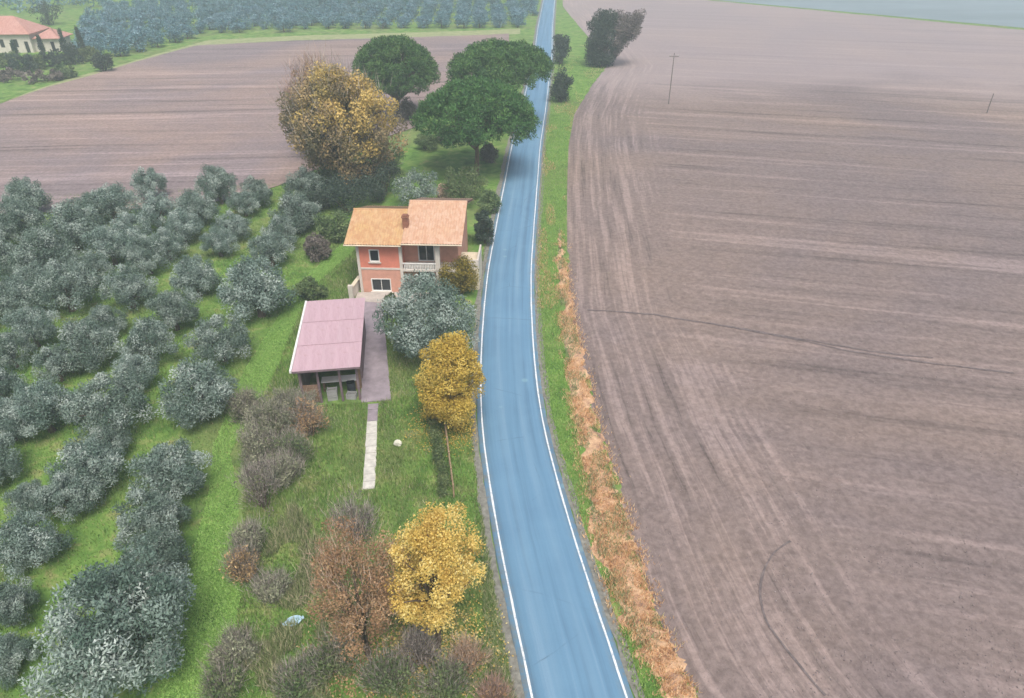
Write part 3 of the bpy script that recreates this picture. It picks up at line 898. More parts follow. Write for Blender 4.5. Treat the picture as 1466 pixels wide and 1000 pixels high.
p = P(570, 160, 119)
plant('umbrella_pine', 'umbrella pine standing at the edge of the left ploughed field', 'pine tree', p, tm, cm)

# dark leaning tree at the right-hand field
r = np.random.default_rng(93)
C = []
while len(C) < 190:
    z = r.uniform(0.8, 10.6)
    rr = 1.5 + 4.9 * (z / 10.2) ** 0.7
    if z > 8.6: rr *= 0.86
    a_ = r.uniform(0, 6.28); q = math.sqrt(r.uniform(0.25, 1))
    C.append((math.cos(a_) * q * rr + 0.46 * z - 1.3, math.sin(a_) * q * rr * 0.9, z))
C = np.array(C)
lft = C[:, 0] < 2.2
cmA = crown_mesh('crown', C[lft], np.stack([r.uniform(.8, 1.2, lft.sum())] * 3, 1), 130, 0.4, 0.2, M['dark_leaf'], r=r)
cmB = crown_mesh('crown', C[~lft], np.stack([r.uniform(.8, 1.2, (~lft).sum())] * 3, 1), 130, 0.4, 0.2, M['umber_leaf'], r=r)
tm = trunk_mesh('trunk', 3.5, 0.3, [C[j] for j in range(0, len(C), 9)], M['bark'], r, 0.4, 0.3)
p = G(862, 95)
plant('dark_tree', 'dark leaning tree with a brown side alone by the right field', 'tree', p, tm, cmA, 0, 1.0, None, [('crown', cmB)])

# evergreen roadside bushes opposite the pines
def bush_mesh(seed, w, h, material, nclump=40, nl=110, L=0.22, W=0.12, lump=0.3, up=0.5):
    r = np.random.default_rng(seed)
    C = blob(nclump, (0, 0, h * 0.5), (w / 2 * 0.82, w / 2 * 0.82, h * 0.44), r, 0.4, -1.0, lump)
    C[:, 2] = np.maximum(C[:, 2], 0.15 * h)
    rad = np.stack([r.uniform(.75, 1.2, len(C))] * 3, 1) * min(w, h) * 0.17
    cm = crown_mesh('foliage', C, rad, nl, L, W, material, up=up, r=r)
    st = MB()
    for j in range(0, len(C), 6):
        q = C[j] * np.array([0.15, 0.15, 0])
        st.tube([(q[0], q[1], -0.05), (q + C[j]) / 2 + np.array([0, 0, .1]), C[j]], [0.03 * h ** .5, 0.022 * h ** .5, 0.008], 4)
    return cm, st.mesh('stems', M['bark'])
def bush(name, label, cat, u, v, w, h, material, seed, group=None, base=True, **kw):
    """u, v: foot of the bush on the ground"""
    p = G(u, v)
    cm, sm = bush_mesh(seed, w, h, material, **kw)
    o = empty(name, (p[0], p[1], 0))
    tag(o, label, cat, group)
    link('foliage', cm, o); link('stems', sm, o)
    return o
bush('evergreen_bush', 'tall dark evergreen bush at the roadside opposite the umbrella pines', 'bush', 803, 146, 4.6, 6.2, M['dark_leaf'], 200, L=.34, W=.17)
bush('evergreen_bush', 'far blue-green roadside bush behind the tall dark evergreen', 'bush', 804, 92, 4.6, 6.4, M['dark_leaf'], 201, L=.4, W=.2)
bush('mustard_bush', 'rounded mustard green bush at the road corner of the house', 'bush', 658, 421, 3.7, 3.5, M['mustard_leaf'], 202, L=.16, W=.1, lump=.1, nclump=60, nl=150)
# shrubs around the house
for i, (u, v, w, h, k_, lb) in enumerate([
        (598, 294, 7.0, 4.4, 'olive_leaf', 'pale grey-green shrub right behind the house roof'),
        (670, 290, 6.4, 4.2, 'shrub_leaf', 'dark green shrub behind the house beside the road'),
        (640, 288, 2.4, 2.2, 'twig_pink', 'reddish brown low shrub between two green shrubs behind the house'),
        (694, 350, 2.2, 3.6, 'dark_leaf', 'narrow dark shrub between the house and the road'),
        (700, 305, 2.6, 2.6, 'shrub_leaf', 'small dark roadside shrub behind the house corner'),
        (500, 303, 6.2, 4.6, 'dark_leaf', 'dark shrub at the foot of the huge autumn tree'),
        (545, 288, 6.4, 4.6, 'dark_leaf', 'green shrub between the huge autumn tree and the house roof'),
        (462, 300, 4.6, 3.6, 'dark_leaf', 'dark shrub between the orchard and the huge autumn tree'),
        (482, 345, 4.2, 3.4, 'shrub_leaf', 'dark green shrub beside the left eave of the house'),
        (455, 372, 3.2, 2.4, 'umber_leaf', 'brown shrub in the grass between orchard and house'),
        (445, 430, 3.2, 2.0, 'shrub_leaf', 'low green shrub behind the back corner of the shed'),
        (612, 215, 4.0, 2.4, 'shrub_leaf', 'green shrub on the grass beside the pine trunk'),
        (560, 250, 4.5, 3.6, 'shrub_leaf', 'yellowish green shrub at the road side of the huge autumn tree'),
        (560, 440, 1.4, 1.0, 'shrub_leaf', 'small green bush on the patio edge under the olive'),
        (700, 232, 2.6, 2.4, 'umber_leaf', 'brown roadside shrub beside the pine trunk'),
        (430, 330, 3.6, 3.2, 'dark_leaf', 'dark shrub where the lane olives meet the house garden'),
        (520, 268, 4.8, 4.2, 'dark_leaf', 'dark green shrub under the low boughs of the huge autumn tree'),
        (478, 268, 4.2, 3.6, 'shrub_leaf', 'green shrub at the orchard side of the huge autumn tree foot'),
        (582, 172, 4.4, 3.4, 'umber_leaf', 'brown shrub between the umbrella pines and the autumn tree'),
        (640, 205, 3.6, 2.0, 'umber_leaf', 'low brown shrub in the grass under the front pine')]):
    kw = dict(L=.24, W=.12)
    bush('garden_shrub', lb, 'shrub', u, v, w, h, M[k_], 210 + i, 'shrubs around the house', **kw)

# scrub hedge between the lane and the garden
def scrub(u, v, w, h, kind, seed, label):
    w, h = w * 1.02, h * 1.0
    p = G(u, v)
    r = np.random.default_rng(seed)
    C = blob(38, (0, 0, h * 0.5), (w / 2 * .74, w / 2 * .74, h * .40), r, 0.3, -0.9, 0.3)
    o = empty('scrub_bush', (p[0], p[1], 0))
    tag(o, label, 'shrub', 'scrub along the grass lane')
    st = MB()
    for j in range(0, len(C), 2):
        st.tube([(C[j, 0] * .2, C[j, 1] * .2, -0.05), C[j] * np.array([.6, .6, .6]), C[j]], [0.035, 0.022, 0.008], 4)
    link('stems', st.mesh('stems', M['bark']), o)
    link('twigs', twig_mesh('twigs', C, 0.24, 1500, 0.5, 0.02, M['twig_pink' if kind == 'pink' else 'twig'], r), o)
    mk = {'green': 'greygreen_leaf', 'bare': 'umber_leaf', 'brown': 'russet_leaf', 'pink': 'russet_leaf', 'dark': 'shrub_leaf'}[kind]
    n = {'green': 85, 'bare': 22, 'brown': 45, 'pink': 12, 'dark': 70}[kind]
    link('foliage', crown_mesh('foliage', C, np.stack([r.uniform(.25, .45, len(C))] * 3, 1), n, 0.15, 0.075, M[mk], r=r), o)
    return o
for i, a in enumerate([
        (392, 628, 4.4, 3.6, 'green', 'grey-green scrub bush beside the front of the shed'),
        (444, 622, 3.0, 3.0, 'brown', 'brownish scrub bush right in front of the shed opening'),
        (355, 600, 2.6, 2.4, 'green', 'grey-green bush between the last lane olive and the shed scrub'),
        (418, 660, 3.0, 2.2, 'dark', 'dark low bush on the lawn edge before the shed'),
        (378, 726, 3.5, 3.8, 'bare', 'tall leafless grey scrub bush between lane and garden'),
        (352, 830, 1.9, 2.2, 'brown', 'brown scrub bush at the edge of the bright lane'),
        (338, 945, 1.8, 1.6, 'green', 'small grey-green bush among pale weeds at the lane'),
        (322, 1000, 2.0, 1.6, 'dark', 'dark green bush at the near end of the lane scrub'),
        (512, 768, 3.2, 2.6, 'bare', 'rounded leafless bush at the end of the white path'),
        (480, 962, 2.6, 1.6, 'dark', 'dark green bush at the foot of the russet tree'),
        (560, 985, 2.8, 1.7, 'dark', 'dark green undergrowth bush before the two autumn trees'),
        (600, 945, 2.2, 1.7, 'bare', 'dark leafless undergrowth between the two autumn trunks'),
        (672, 955, 1.7, 1.5, 'pink', 'pinkish leafless bush between golden tree and road'),
        (706, 1005, 1.5, 1.1, 'pink', 'low pinkish dry bush at the road edge'),
        (425, 600, 3.2, 2.6, 'green', 'grey-green bush between shed corner and brownish scrub'),
        (372, 660, 3.2, 2.8, 'green', 'grey-green bush just behind the tall leafless scrub bush'),
        (408, 690, 2.4, 1.8, 'green', 'low grey-green bush on the lawn side of the leafless scrub'),
        (362, 790, 2.0, 1.8, 'green', 'grey-green bush between leafless and brown scrub at the lane'),
        (392, 850, 1.8, 1.1, 'green', 'low grey-green weedy bush behind the light blue tub'),
        (640, 985, 2.4, 1.3, 'dark', 'dark green bush between the golden tree and pinkish dry bush'),
        (430, 985, 2.2, 1.1, 'dark', 'low dark bush beside the pale weeds at the russet tree')]):
    scrub(a[0], a[1], a[2], a[3], a[4], 300 + i, a[5])

# leaves dropped under the autumn trees
def fallen(u, v, rad, n, key, label):
    p = G(u, v)
    a_ = rng.uniform(0, 6.28, n); q = rad * np.sqrt(rng.random(n)) * rng.uniform(.5, 1.2, n)
    c_ = np.stack([p[0] + np.cos(a_) * q, p[1] + np.sin(a_) * q, rng.uniform(.05, .2, n)], 1)
    c_ = c_[np.abs(road_off(c_[:, 0], c_[:, 1])) > 2.5]
    n = len(c_)
    t = unit(rng.normal(size=(n, 3)) * np.array([1, 1, .3])); b = unit(np.cross(t, unit(rng.normal(size=(n, 3)) * .35 + np.array([0, 0, 1]))))
    V = np.stack([c_ - t * .06, c_ + b * .045, c_ + t * .06, c_ - b * .045], 1).reshape(-1, 3)
    tag(link('fallen_leaves', mesh_np('fallen_leaves', V, np.arange(4 * n).reshape(-1, 4), M[key], rnd=np.repeat(rng.random(n), 4))), label, None, None, 'stuff')
fallen(628, 925, 3.4, 2600, 'gold_leaf', 'yellow leaves fallen under the bright golden tree')
fallen(645, 612, 3.0, 2000, 'ochre_leaf', 'yellow leaves fallen under the roadside ochre tree')
fallen(528, 940, 3.2, 2200, 'russet_leaf', 'brown leaves fallen under the russet tree')
# loose clods on the near part of the right field
n = 34000
cyv = 13 + 62 * rng.random(n) ** 1.5
cxv = xl(cyv) + 0.3 + rng.random(n) * (cyv * 0.95 + 14)
sz = 0.018 + 0.032 * rng.random(n) ** 3 * np.clip(2.2 * vnoise(cxv * 0.35, cyv * 0.35, 1) - 0.5, 0.1, 1.3)
base = np.array([[1, 0, 0], [0, 1, 0], [-1, 0, 0], [0, -1, 0], [0, 0, .8], [0, 0, -.6]], float)
ra = rng.uniform(0, 6.28, n)
jit = rng.uniform(.6, 1.3, (n, 6, 1))
V = base[None] * jit * sz[:, None, None]
V = np.stack([V[..., 0] * np.cos(ra)[:, None] - V[..., 1] * np.sin(ra)[:, None], V[..., 0] * np.sin(ra)[:, None] + V[..., 1] * np.cos(ra)[:, None], V[..., 2]], -1)
V += np.stack([cxv, cyv, right_h(cxv, cyv) + sz * .3], 1)[:, None, :]
Ff = np.array([[0, 1, 4], [1, 2, 4], [2, 3, 4], [3, 0, 4], [1, 0, 5], [2, 1, 5], [3, 2, 5], [0, 3, 5]])
Fc = (Ff[None] + 6 * np.arange(n)[:, None, None]).reshape(-1, 3)
leafmat('clod', [(0, (0.17, 0.14, 0.142)), (0.6, (0.25, 0.208, 0.21)), (1, (0.36, 0.31, 0.30))], 0.0, 0.95)
tag(link('soil_clods', mesh_np('soil_clods', V.reshape(-1, 3), Fc, M['clod'], rnd=np.repeat(rng.random(n), 6))), 'loose clods of earth scattered over the ploughed field', None, None, 'stuff')

# ------------------------------------------------------------------ house
simple('orange_plaster', (0.62, 0.215, 0.15), 0.16, 1.2, 0.9)
simple('pink_plaster', (0.55, 0.29, 0.22), 0.16, 1.2, 0.9)
simple('white_plaster', (0.56, 0.52, 0.47), 0.12, 1.5, 0.85)
simple('cream_plaster', (0.62, 0.55, 0.42), 0.12, 1.5, 0.85)
simple('white_paint', (0.72, 0.72, 0.70), 0.1, 2.0, 0.6)
simple('dark_wood', (0.06, 0.04, 0.035), 0.4, 5.0, 0.8)
simple('timber', (0.20, 0.13, 0.085), 0.4, 5.0, 0.85, stretch=(1, 1, 0.2))
simple('chimney_brick', (0.24, 0.11, 0.075), 0.3, 4.0, 0.9)
m, nt = mat('window_glass')
finish(nt, (0.02, 0.024, 0.03), 0.12, spec=0.6); M['window_glass'] = m
def tile_mat(key, a_, b_, c_):
    m, nt = mat(key)
    v = coords(nt)
    big = noise(nt, v, 0.35, 4, 0.6)
    vo = N(nt, 'ShaderNodeTexVoronoi', feature='F1')
    mp = N(nt, 'ShaderNodeMapping'); nt.links.new(v, mp.inputs[0]); mp.inputs['Scale'].default_value = (4.2, 2.9, 0.5)
    nt.links.new(mp.outputs[0], vo.inputs['Vector']); vo.inputs['Scale'].default_value = 1.0
    per = N(nt, 'ShaderNodeSeparateColor'); nt.links.new(vo.outputs['Color'], per.inputs[0])
    c = ramp(nt, big, [(0.35, a_), (0.65, b_)])
    c = mix(nt, maprange(nt, per.outputs[0], 0, 1, 0.0, 0.85), c, c_)
    f = noise(nt, v, 6, 5, 0.7)
    c = mix(nt, maprange(nt, f, 0.5, 0.75, 0, 0.35), c, (0.30, 0.26, 0.17))
    finish(nt, c, 0.85, f, 0.2, 0.02)
    M[key] = m
tile_mat('roof_tile_ochre', (0.50, 0.33, 0.155), (0.53, 0.36, 0.23), (0.42, 0.23, 0.12))
tile_mat('roof_tile_pink', (0.53, 0.345, 0.235), (0.55, 0.385, 0.30), (0.45, 0.26, 0.17))
tile_mat('roof_tile_red', (0.45, 0.24, 0.20), (0.50, 0.30, 0.27), (0.38, 0.18, 0.15))

def wall_panel(mb, axis, a0, a1, z0, z1, b0, b1, openings=()):
    """a wall along x or y from a0 to a1, with real openings (lo, hi, zlo, zhi)"""
    As = sorted({a0, a1, *[o[0] for o in openings], *[o[1] for o in openings]})
    Zs = sorted({z0, z1, *[min(max(o[2], z0), z1) for o in openings], *[min(max(o[3], z0), z1) for o in openings]})
    for i in range(len(As) - 1):
        for j in range(len(Zs) - 1):
            am, zm = (As[i] + As[i + 1]) / 2, (Zs[j] + Zs[j + 1]) / 2
            if any(o[0] < am < o[1] and o[2] < zm < o[3] for o in openings): continue
            if axis == 'x': mb.box(As[i], As[i + 1], b0, b1, Zs[j], Zs[j + 1])
            else: mb.box(b0, b1, As[i], As[i + 1], Zs[j], Zs[j + 1])
    return mb
def window(parent, x0, x1, z0, z1, yf, panes=2, name='window', fr='white_paint', depth=0.16, sill=True):
    """casement facing -y in an opening whose outer face is at yf"""
    w = MB(); t = 0.08
    w.box(x0, x1, yf - .03, yf + depth, z1 - t, z1).box(x0, x1, yf - .03, yf + depth, z0, z0 + t)
    w.box(x0, x0 + t, yf - .03, yf + depth, z0 + t, z1 - t).box(x1 - t, x1, yf - .03, yf + depth, z0 + t, z1 - t)
    f = w.build(name, M[fr], parent)
    n = panes
    for i in range(n):
        a0 = x0 + t + (x1 - x0 - 2 * t) * i / n; a1 = x0 + t + (x1 - x0 - 2 * t) * (i + 1) / n
        MB().box(a0 + .025, a1 - .025, yf + .10, yf + .12, z0 + t, z1 - t).build('pane', M['window_glass'], f)
        if i: MB().box(a0 - .025, a0 + .025, yf + .07, yf + .14, z0 + t, z1 - t).build('mullion', M[fr], f)
    if sill: MB().box(x0 - .12, x1 + .12, yf - .14, yf - .031, z0 - .09, z0 + .01).build('sill', M['white_plaster'], f)
    return f
def tiled_slope(parent, x0, x1, ya, za, yb, zb, material, name='roof_tiles', pitch=0.24, course=0.36):
    """rows of barrel tiles from eave (ya, za) up to ridge (yb, zb)"""
    L_ = math.hypot(yb - ya, zb - za)
    xs_ = np.arange(x0, x1 + 1e-6, pitch / 5)
    xs_[-1] = x1
    nc = max(2, int(L_ / course))
    tv = []
    for c_ in range(nc):
        tv += [(c_ / nc, 0.035), ((c_ + 1) / nc - 1e-4, 0.0)]
    tv = np.array(tv)
    wave = 0.06 * np.abs(np.sin(np.pi * (xs_ - x0) / pitch)) + 0.012 * vnoise(xs_ * 3, xs_ * 0)
    V = np.zeros((len(tv), len(xs_), 3))
    V[..., 0] = xs_[None]
    V[..., 1] = (ya + (yb - ya) * tv[:, 0])[:, None]
    V[..., 2] = (za + (zb - za) * tv[:, 0] + tv[:, 1])[:, None] + wave[None] + 0.015 * (vnoise(V[..., 0] * 2, V[..., 1] * 2) - .5)
    k_ = len(xs_)
    a_ = (np.arange(len(tv) - 1)[:, None] * k_ + np.arange(k_ - 1)[None, :]).ravel()
    Fq = np.stack([a_, a_ + 1, a_ + k_ + 1, a_ + k_], 1)
    if yb < ya: Fq = Fq[:, ::-1]
    o = link(name, mesh_np(name, V.reshape(-1, 3), Fq, material), parent)
    o['kind'] = 'stuff'
    return o

H = empty('house', (HOUSE_O[0], HOUSE_O[1], 0), HOUSE_RZ)
tag(H, 'two-storey orange house with pale tiled roof beside the road', 'house')
T = 0.3
win_up = (1.05, 1.95, 3.1, 4.3)
win_lo = (0.95, 2.75, 0.15, 1.45)
ZB, ZE = 2.45, 4.98
for z0, z1, key in ((-.05, ZB, 'pink_plaster'), (ZB, ZE, 'orange_plaster')):
    mb = MB()
    wall_panel(mb, 'x', 0, 3.9, z0, z1, 0, T, [o_ for o_ in (win_up, win_lo) if z0 <= o_[2] and o_[3] <= z1])
    wall_panel(mb, 'y', T, 8.0, z0, z1, 0, T)
    wall_panel(mb, 'x', T, 3.9, z0, z1, 8.0 - T, 8.0)
    wall_panel(mb, 'y', T, 1.6, z0, z1, 3.9 - T, 3.9)
    mb.build('wall', M[key], H)
    mb = MB()
    door = (5.15, 6.65, 2.5, 4.55)
    wall_panel(mb, 'x', 3.602, 8.8, z0, z1, 1.602, 1.6 + T, [door] if z1 > 3 else [(5.0, 6.4, -.05, 2.1)])
    wall_panel(mb, 'y', 1.6 + T, 10.0, z0, z1, 8.8 - T, 8.8, [(4.0, 5.0, 3.2, 4.3)] if z1 > 3 else [])
    wall_panel(mb, 'x', 3.9, 8.5, z0, z1, 9.7, 10.0)
    wall_panel(mb, 'y', 8.002, 9.7, z0, z1, 3.9, 4.2)
    mb.build('wall', M['pink_plaster'], H)
window(H, *win_up[:2], *win_up[2:], 0.0, 1)
window(H, *win_lo[:2], *win_lo[2:], 0.0, 2)
window(H, 5.15, 6.65, 2.5, 4.55, 1.602, 2, 'balcony_door', sill=False)
window(H, 5.0, 6.4, -.05, 2.1, 1.602, 2, 'door', 'timber', sill=False)
MB().box(8.66, 8.70, 4.0, 5.0, 3.2, 4.3).build('window', M['window_glass'], H)
MB().box(-.05, 3.95, -.05, -.004, ZB - .09, ZB + .09).build('string_course', M['white_plaster'], H)
MB().box(3.72, 3.98, -.08, .2, 0, ZE - .02).build('corner_pilaster', M['white_plaster'], H)
MB().box(-.08, .16, -.08, .2, 0, ZE - .02).build('corner_pilaster', M['white_plaster'], H)
MB().box(6.95, 7.35, -.1, .3, 0, ZE - .12).build('loggia_pillar', M['white_plaster'], H)
bal = MB().box(3.98, 8.8, -.1, 1.6, 2.25, 2.43).build('balcony', M['white_plaster'], H)
for i in range(20):
    x_ = 4.1 + i * 0.145
    MB().box(x_, x_ + .06, -.05, .01, 2.43, 2.98).build('baluster', M['white_paint'], bal)
MB().box(3.98, 6.95, -.09, .05, 2.98, 3.05).build('handrail', M['white_paint'], bal)
# gables
SL = 0.32
ridL, ridR = 4.0, 5.0
def zr(y_): return 4.98 + SL * (y_ + 0.6)
zL, zR_ = zr(ridL), zr(ridR)
for x0, x1, y0, y1, rid, key in ((0.02, .28, 0, 8.0, ridL, 'orange_plaster'), (8.54, 8.78, 1.6, 10.0, ridR, 'pink_plaster'), (4.02, 4.28, 1.9, 10.0, ridR, 'orange_plaster')):
    zt = zr(rid) - 0.12
    pr = [(y0, ZE), (y1, ZE), (y1, ZE + .06), (rid, zt), (y0, ZE + max(.06, SL * (y0 + .45)))]
    v = [(x0, a_, b_) for a_, b_ in pr] + [(x1, a_, b_) for a_, b_ in pr]
    n = len(pr)
    MB().add(v, [tuple(range(n)), tuple(range(2 * n - 1, n - 1, -1))] + [(i, n + i, n + (i + 1) % n, (i + 1) % n) for i in range(n)]).build('gable', M[key], H)
def roof(x0, x1, rid, yback, key, up=0.0):
    zt = zr(rid) + up
    zb = zt - SL * (yback - rid)
    rf = MB()
    for ya, za in ((-.6, 4.98 + up), (yback, zb)):          # boarded underside
        d = .10
        rf.add([(x0, ya, za - .02), (x1, ya, za - .02), (x1, rid, zt - .02), (x0, rid, zt - .02),
                (x0, ya, za - .02 - d), (x1, ya, za - .02 - d), (x1, rid, zt - .02 - d), (x0, rid, zt - .02 - d)],
               [(0, 1, 2, 3), (7, 6, 5, 4), (0, 4, 5, 1), (1, 5, 6, 2), (2, 6, 7, 3), (3, 7, 4, 0)])
    o = rf.build('roof', M['timber'], H)
    tiled_slope(o, x0, x1, -.66, zr(-.66) + up, rid, zt, M[key])
    tiled_slope(o, x0, x1, yback + .06, zb - .02, rid, zt, M[key])
    MB().tube([(x0, rid, zt + .03), (x1, rid, zt + .03)], [.11, .11], 8).build('ridge_cap', M[key], o)
    MB().tube([(x0, -.72, 4.96 + up), (x1, -.72, 4.96 + up)], [.06, .06], 8).build('gutter', M['cream_plaster'], o)
    return o
rfL = roof(-.95, 4.098, ridL, 8.6, 'roof_tile_ochre')
rfR = roof(4.102, 9.45, ridR, 10.6, 'roof_tile_pink', 0.17)
ch = MB().box(4.0, 4.5, 1.35, 1.85, 5.4, 6.75).build('chimney', M['chimney_brick'], rfR)
MB().box(3.93, 4.57, 1.28, 1.92, 6.75, 6.85).box(4.02, 4.48, 1.37, 1.83, 6.85, 6.98).build('chimney_cap', M['chimney_brick'], rfR)
# raised side terrace with a pale parapet towards the road
tr = MB().box(8.802, 10.7, 0.9, 4.4, -.05, 2.2).build('side_terrace', M['cream_plaster'], H)
MB().box(8.85, 10.7, 0.9, 1.05, 2.2, 3.0).box(10.55, 10.7, 1.05, 4.4, 2.2, 3.0).build('parapet', M['white_plaster'], tr)

# patio and low garden wall
pt = ground_poly([(508, 432), (560, 436), (640, 432), (640, 420), (512, 420)])
tag(MB().prism([tuple(q) for q in pt], -.05, .10).build('patio', M['patio_stone']), 'pale stone patio in front of the orange house', None, None, 'structure')
gw = empty('garden_wall', (*G(508, 428)[:2], 0))
tag(gw, 'low white garden wall joining the house corner and the shed', 'wall')
A, B = G(505, 428)[:2], G(517, 411)[:2]
dv = (B - A) / np.linalg.norm(B - A); pv = np.array([-dv[1], dv[0]]) * .13
base = np.array(gw.location)[:2]
MB().prism([tuple(q - base) for q in (A - pv, B - pv, B + pv, A + pv)], -.05, 1.1).build('wall', M['white_plaster'], gw)
pv2 = pv * 1.35
MB().prism([tuple(q - base) for q in (A - pv2, B - pv2, B + pv2, A + pv2)], 1.1, 1.17).build('coping', M['cream_plaster'], gw)
MB().box(A[0] - base[0] - .2, A[0] - base[0] + .2, A[1] - base[1] - .45, A[1] - base[1] - .14, -.05, 1.5).build('gate_pillar', M['white_plaster'], gw)

# ------------------------------------------------------------------ yard, path
tag(MB().prism([tuple(q) for q in yard_poly[::1]], -.05, .07).build('yard', M['yard_concrete']), 'mauve-grey concrete yard strip beside the shed', None, None, 'structure')
path = empty('path', (*G(530, 640)[:2], 0))
tag(path, 'straight narrow path of pale slabs across the garden lawn', None, None, 'structure')
pb = np.array(path.location)[:2]
A, B = G(528, 701)[:2], G(534.5, 579)[:2]
dv = (B - A); LN = np.linalg.norm(dv); dv /= LN; pv = np.array([-dv[1], dv[0]])
npv = 13
slab_len = LN / npv
for i in range(npv):
    a_ = A + dv * (slab_len * i + .015); b_ = A + dv * (slab_len * (i + 1) - .015)
    w_ = .36 + rng.uniform(-.015, .015)
    j_ = pv * rng.uniform(-.02, .02)
    zt = .06 + rng.uniform(-.012, .012)
    MB().prism([tuple(q + j_ - pb) for q in (a_ + pv * w_, a_ - pv * w_, b_ - pv * w_, b_ + pv * w_)], -.05, zt).build('paving_slab', M['pale_concrete' if i < npv - 3 else 'yard_concrete'], path)

# ------------------------------------------------------------------ shed
m, nt = mat('pink_sheet')
v_ = coords(nt, (1, 0.12, 1))
f = noise(nt, v_, 2.6, 6, 0.7)
f2 = noise(nt, coords(nt), 0.7, 6, 0.7)
oi = N(nt, 'ShaderNodeObjectInfo')
c = ramp(nt, f, [(0.36, (0.46, 0.32, 0.36)), (0.5, (0.51, 0.365, 0.415)), (0.64, (0.54, 0.40, 0.445))])
c = mix(nt, maprange(nt, f2, 0.54, 0.68, 0, 0.55), c, (0.38, 0.24, 0.21))
c = mix(nt, maprange(nt, oi.outputs['Random'], 0, 1, 0.0, 0.22), c, (0.42, 0.33, 0.36))
finish(nt, c, 0.6, f2, 0.05, 0.01, 0.3)
M['pink_sheet'] = m
simple('shed_block', (0.17, 0.125, 0.14), 0.3, 2.0, 0.9)
simple('grey_plastic', (0.30, 0.305, 0.31), 0.12, 2.0, 0.6)
simple('tarp', (0.035, 0.04, 0.05), 0.3, 3.0, 0.6)
simple('log_end', (0.30, 0.22, 0.14), 0.35, 5.0, 0.9)
simple('light_blue_plastic', (0.42, 0.60, 0.72), 0.08, 3.0, 0.5)
simple('pale_stone', (0.60, 0.60, 0.50), 0.18, 3.0, 0.9)
fl, fr_, br, bl = [c_[:2] for c_ in shed_c]
shO = (fl + fr_) / 2
ax_y = ((bl + br) / 2 - shO); SD = np.linalg.norm(ax_y); ax_y /= SD
shrz = math.atan2(ax_y[1], ax_y[0]) - math.pi / 2
SW = (np.linalg.norm(fr_ - fl) + np.linalg.norm(br - bl)) / 2
sh = empty('shed', (*shO, 0), shrz)
tag(sh, 'open-fronted farm shed with flat pink sheet roof beside the house', 'shed')
hw = SW / 2
y0, y1, zt = .35, SD - .25, 2.92
MB().box(-hw + .25, -hw + .42, y0 + .3, y1, -.05, zt).build('side_wall', M['shed_block'], sh)
MB().box(hw - .42, hw - .25, y0 + 2.6, y1, -.05, zt).build('side_wall', M['shed_block'], sh)
MB().box(-hw + .42, hw - .42, y1 - .17, y1, -.05, zt).build('back_wall', M['shed_block'], sh)
for x_ in (-hw + .34, -.75, .75, hw - .34):
    MB().box(x_ - .08, x_ + .08, y0, y0 + .16, -.05, zt).build('post', M['shed_block'], sh)
MB().box(hw - .42, hw - .26, y0 + 1.4, y0 + 1.56, -.05, zt).build('post', M['timber'], sh)
MB().box(-hw + .2, hw - .2, y0 - .02, y0 + .18, zt, zt + .13).build('beam', M['dark_wood'], sh)
MB().box(-hw + .2, -hw + .4, y0 + .19, y1, zt, zt + .13).build('beam', M['dark_wood'], sh)
MB().box(hw - .4, hw - .2, y0 + .19, y1, zt, zt + .13).build('beam', M['dark_wood'], sh)
# front infill of low boards at the left bay
for i in range(5):
    MB().box(-hw + .43, -.84, y0 + .03, y0 + .09, .1 + i * .30, .1 + i * .30 + .27).build('board', M['timber'], sh)
# corrugated sheets, each a piece
def sheet_mesh(w_, l_):
    n_ = 41
    xs_ = np.linspace(-w_ / 2, w_ / 2, n_)
    z_ = 0.016 * np.cos(np.linspace(0, 2 * np.pi * 10, n_))
    V = []
    for y_ in (0, l_):
        V += [(x_, y_, q) for x_, q in zip(xs_, z_)]
    V += [(x_, y_, q - .012) for y_ in (0, l_) for x_, q in zip(xs_, z_)]
    Fq = [(i, i + 1, n_ + i + 1, n_ + i) for i in range(n_ - 1)] + [(2 * n_ + i + 1, 2 * n_ + i, 3 * n_ + i, 3 * n_ + i + 1) for i in range(n_ - 1)]
    Fq += [(i + 1, i, 2 * n_ + i, 2 * n_ + i + 1) for i in range(n_ - 1)]
    return MB().add(V, Fq).mesh('roof_sheet', M['pink_sheet'])
nsx, nsy = 5, 3
sw_, sl_ = SW / nsx, SD / nsy
smesh = sheet_mesh(sw_ + .02, sl_ + .12)
for j in range(nsy):
    for i in range(nsx):
        o = link('roof_sheet', smesh, sh, (-hw + sw_ * (i + .5), sl_ * j - .06, 3.10 + .026 * j + .008 * (i % 2)))
        o.rotation_euler = (-.004 + rng.uniform(-.002, .002), 0, 0)
MB().box(-hw - .16, -hw - .02, -.08, SD + .06, 3.0, 3.2).build('edge_flashing', M['white_paint'], sh)
MB().box(-hw, hw, -.12, -.085, 2.98, 3.13).build('fascia', M['shed_block'], sh)
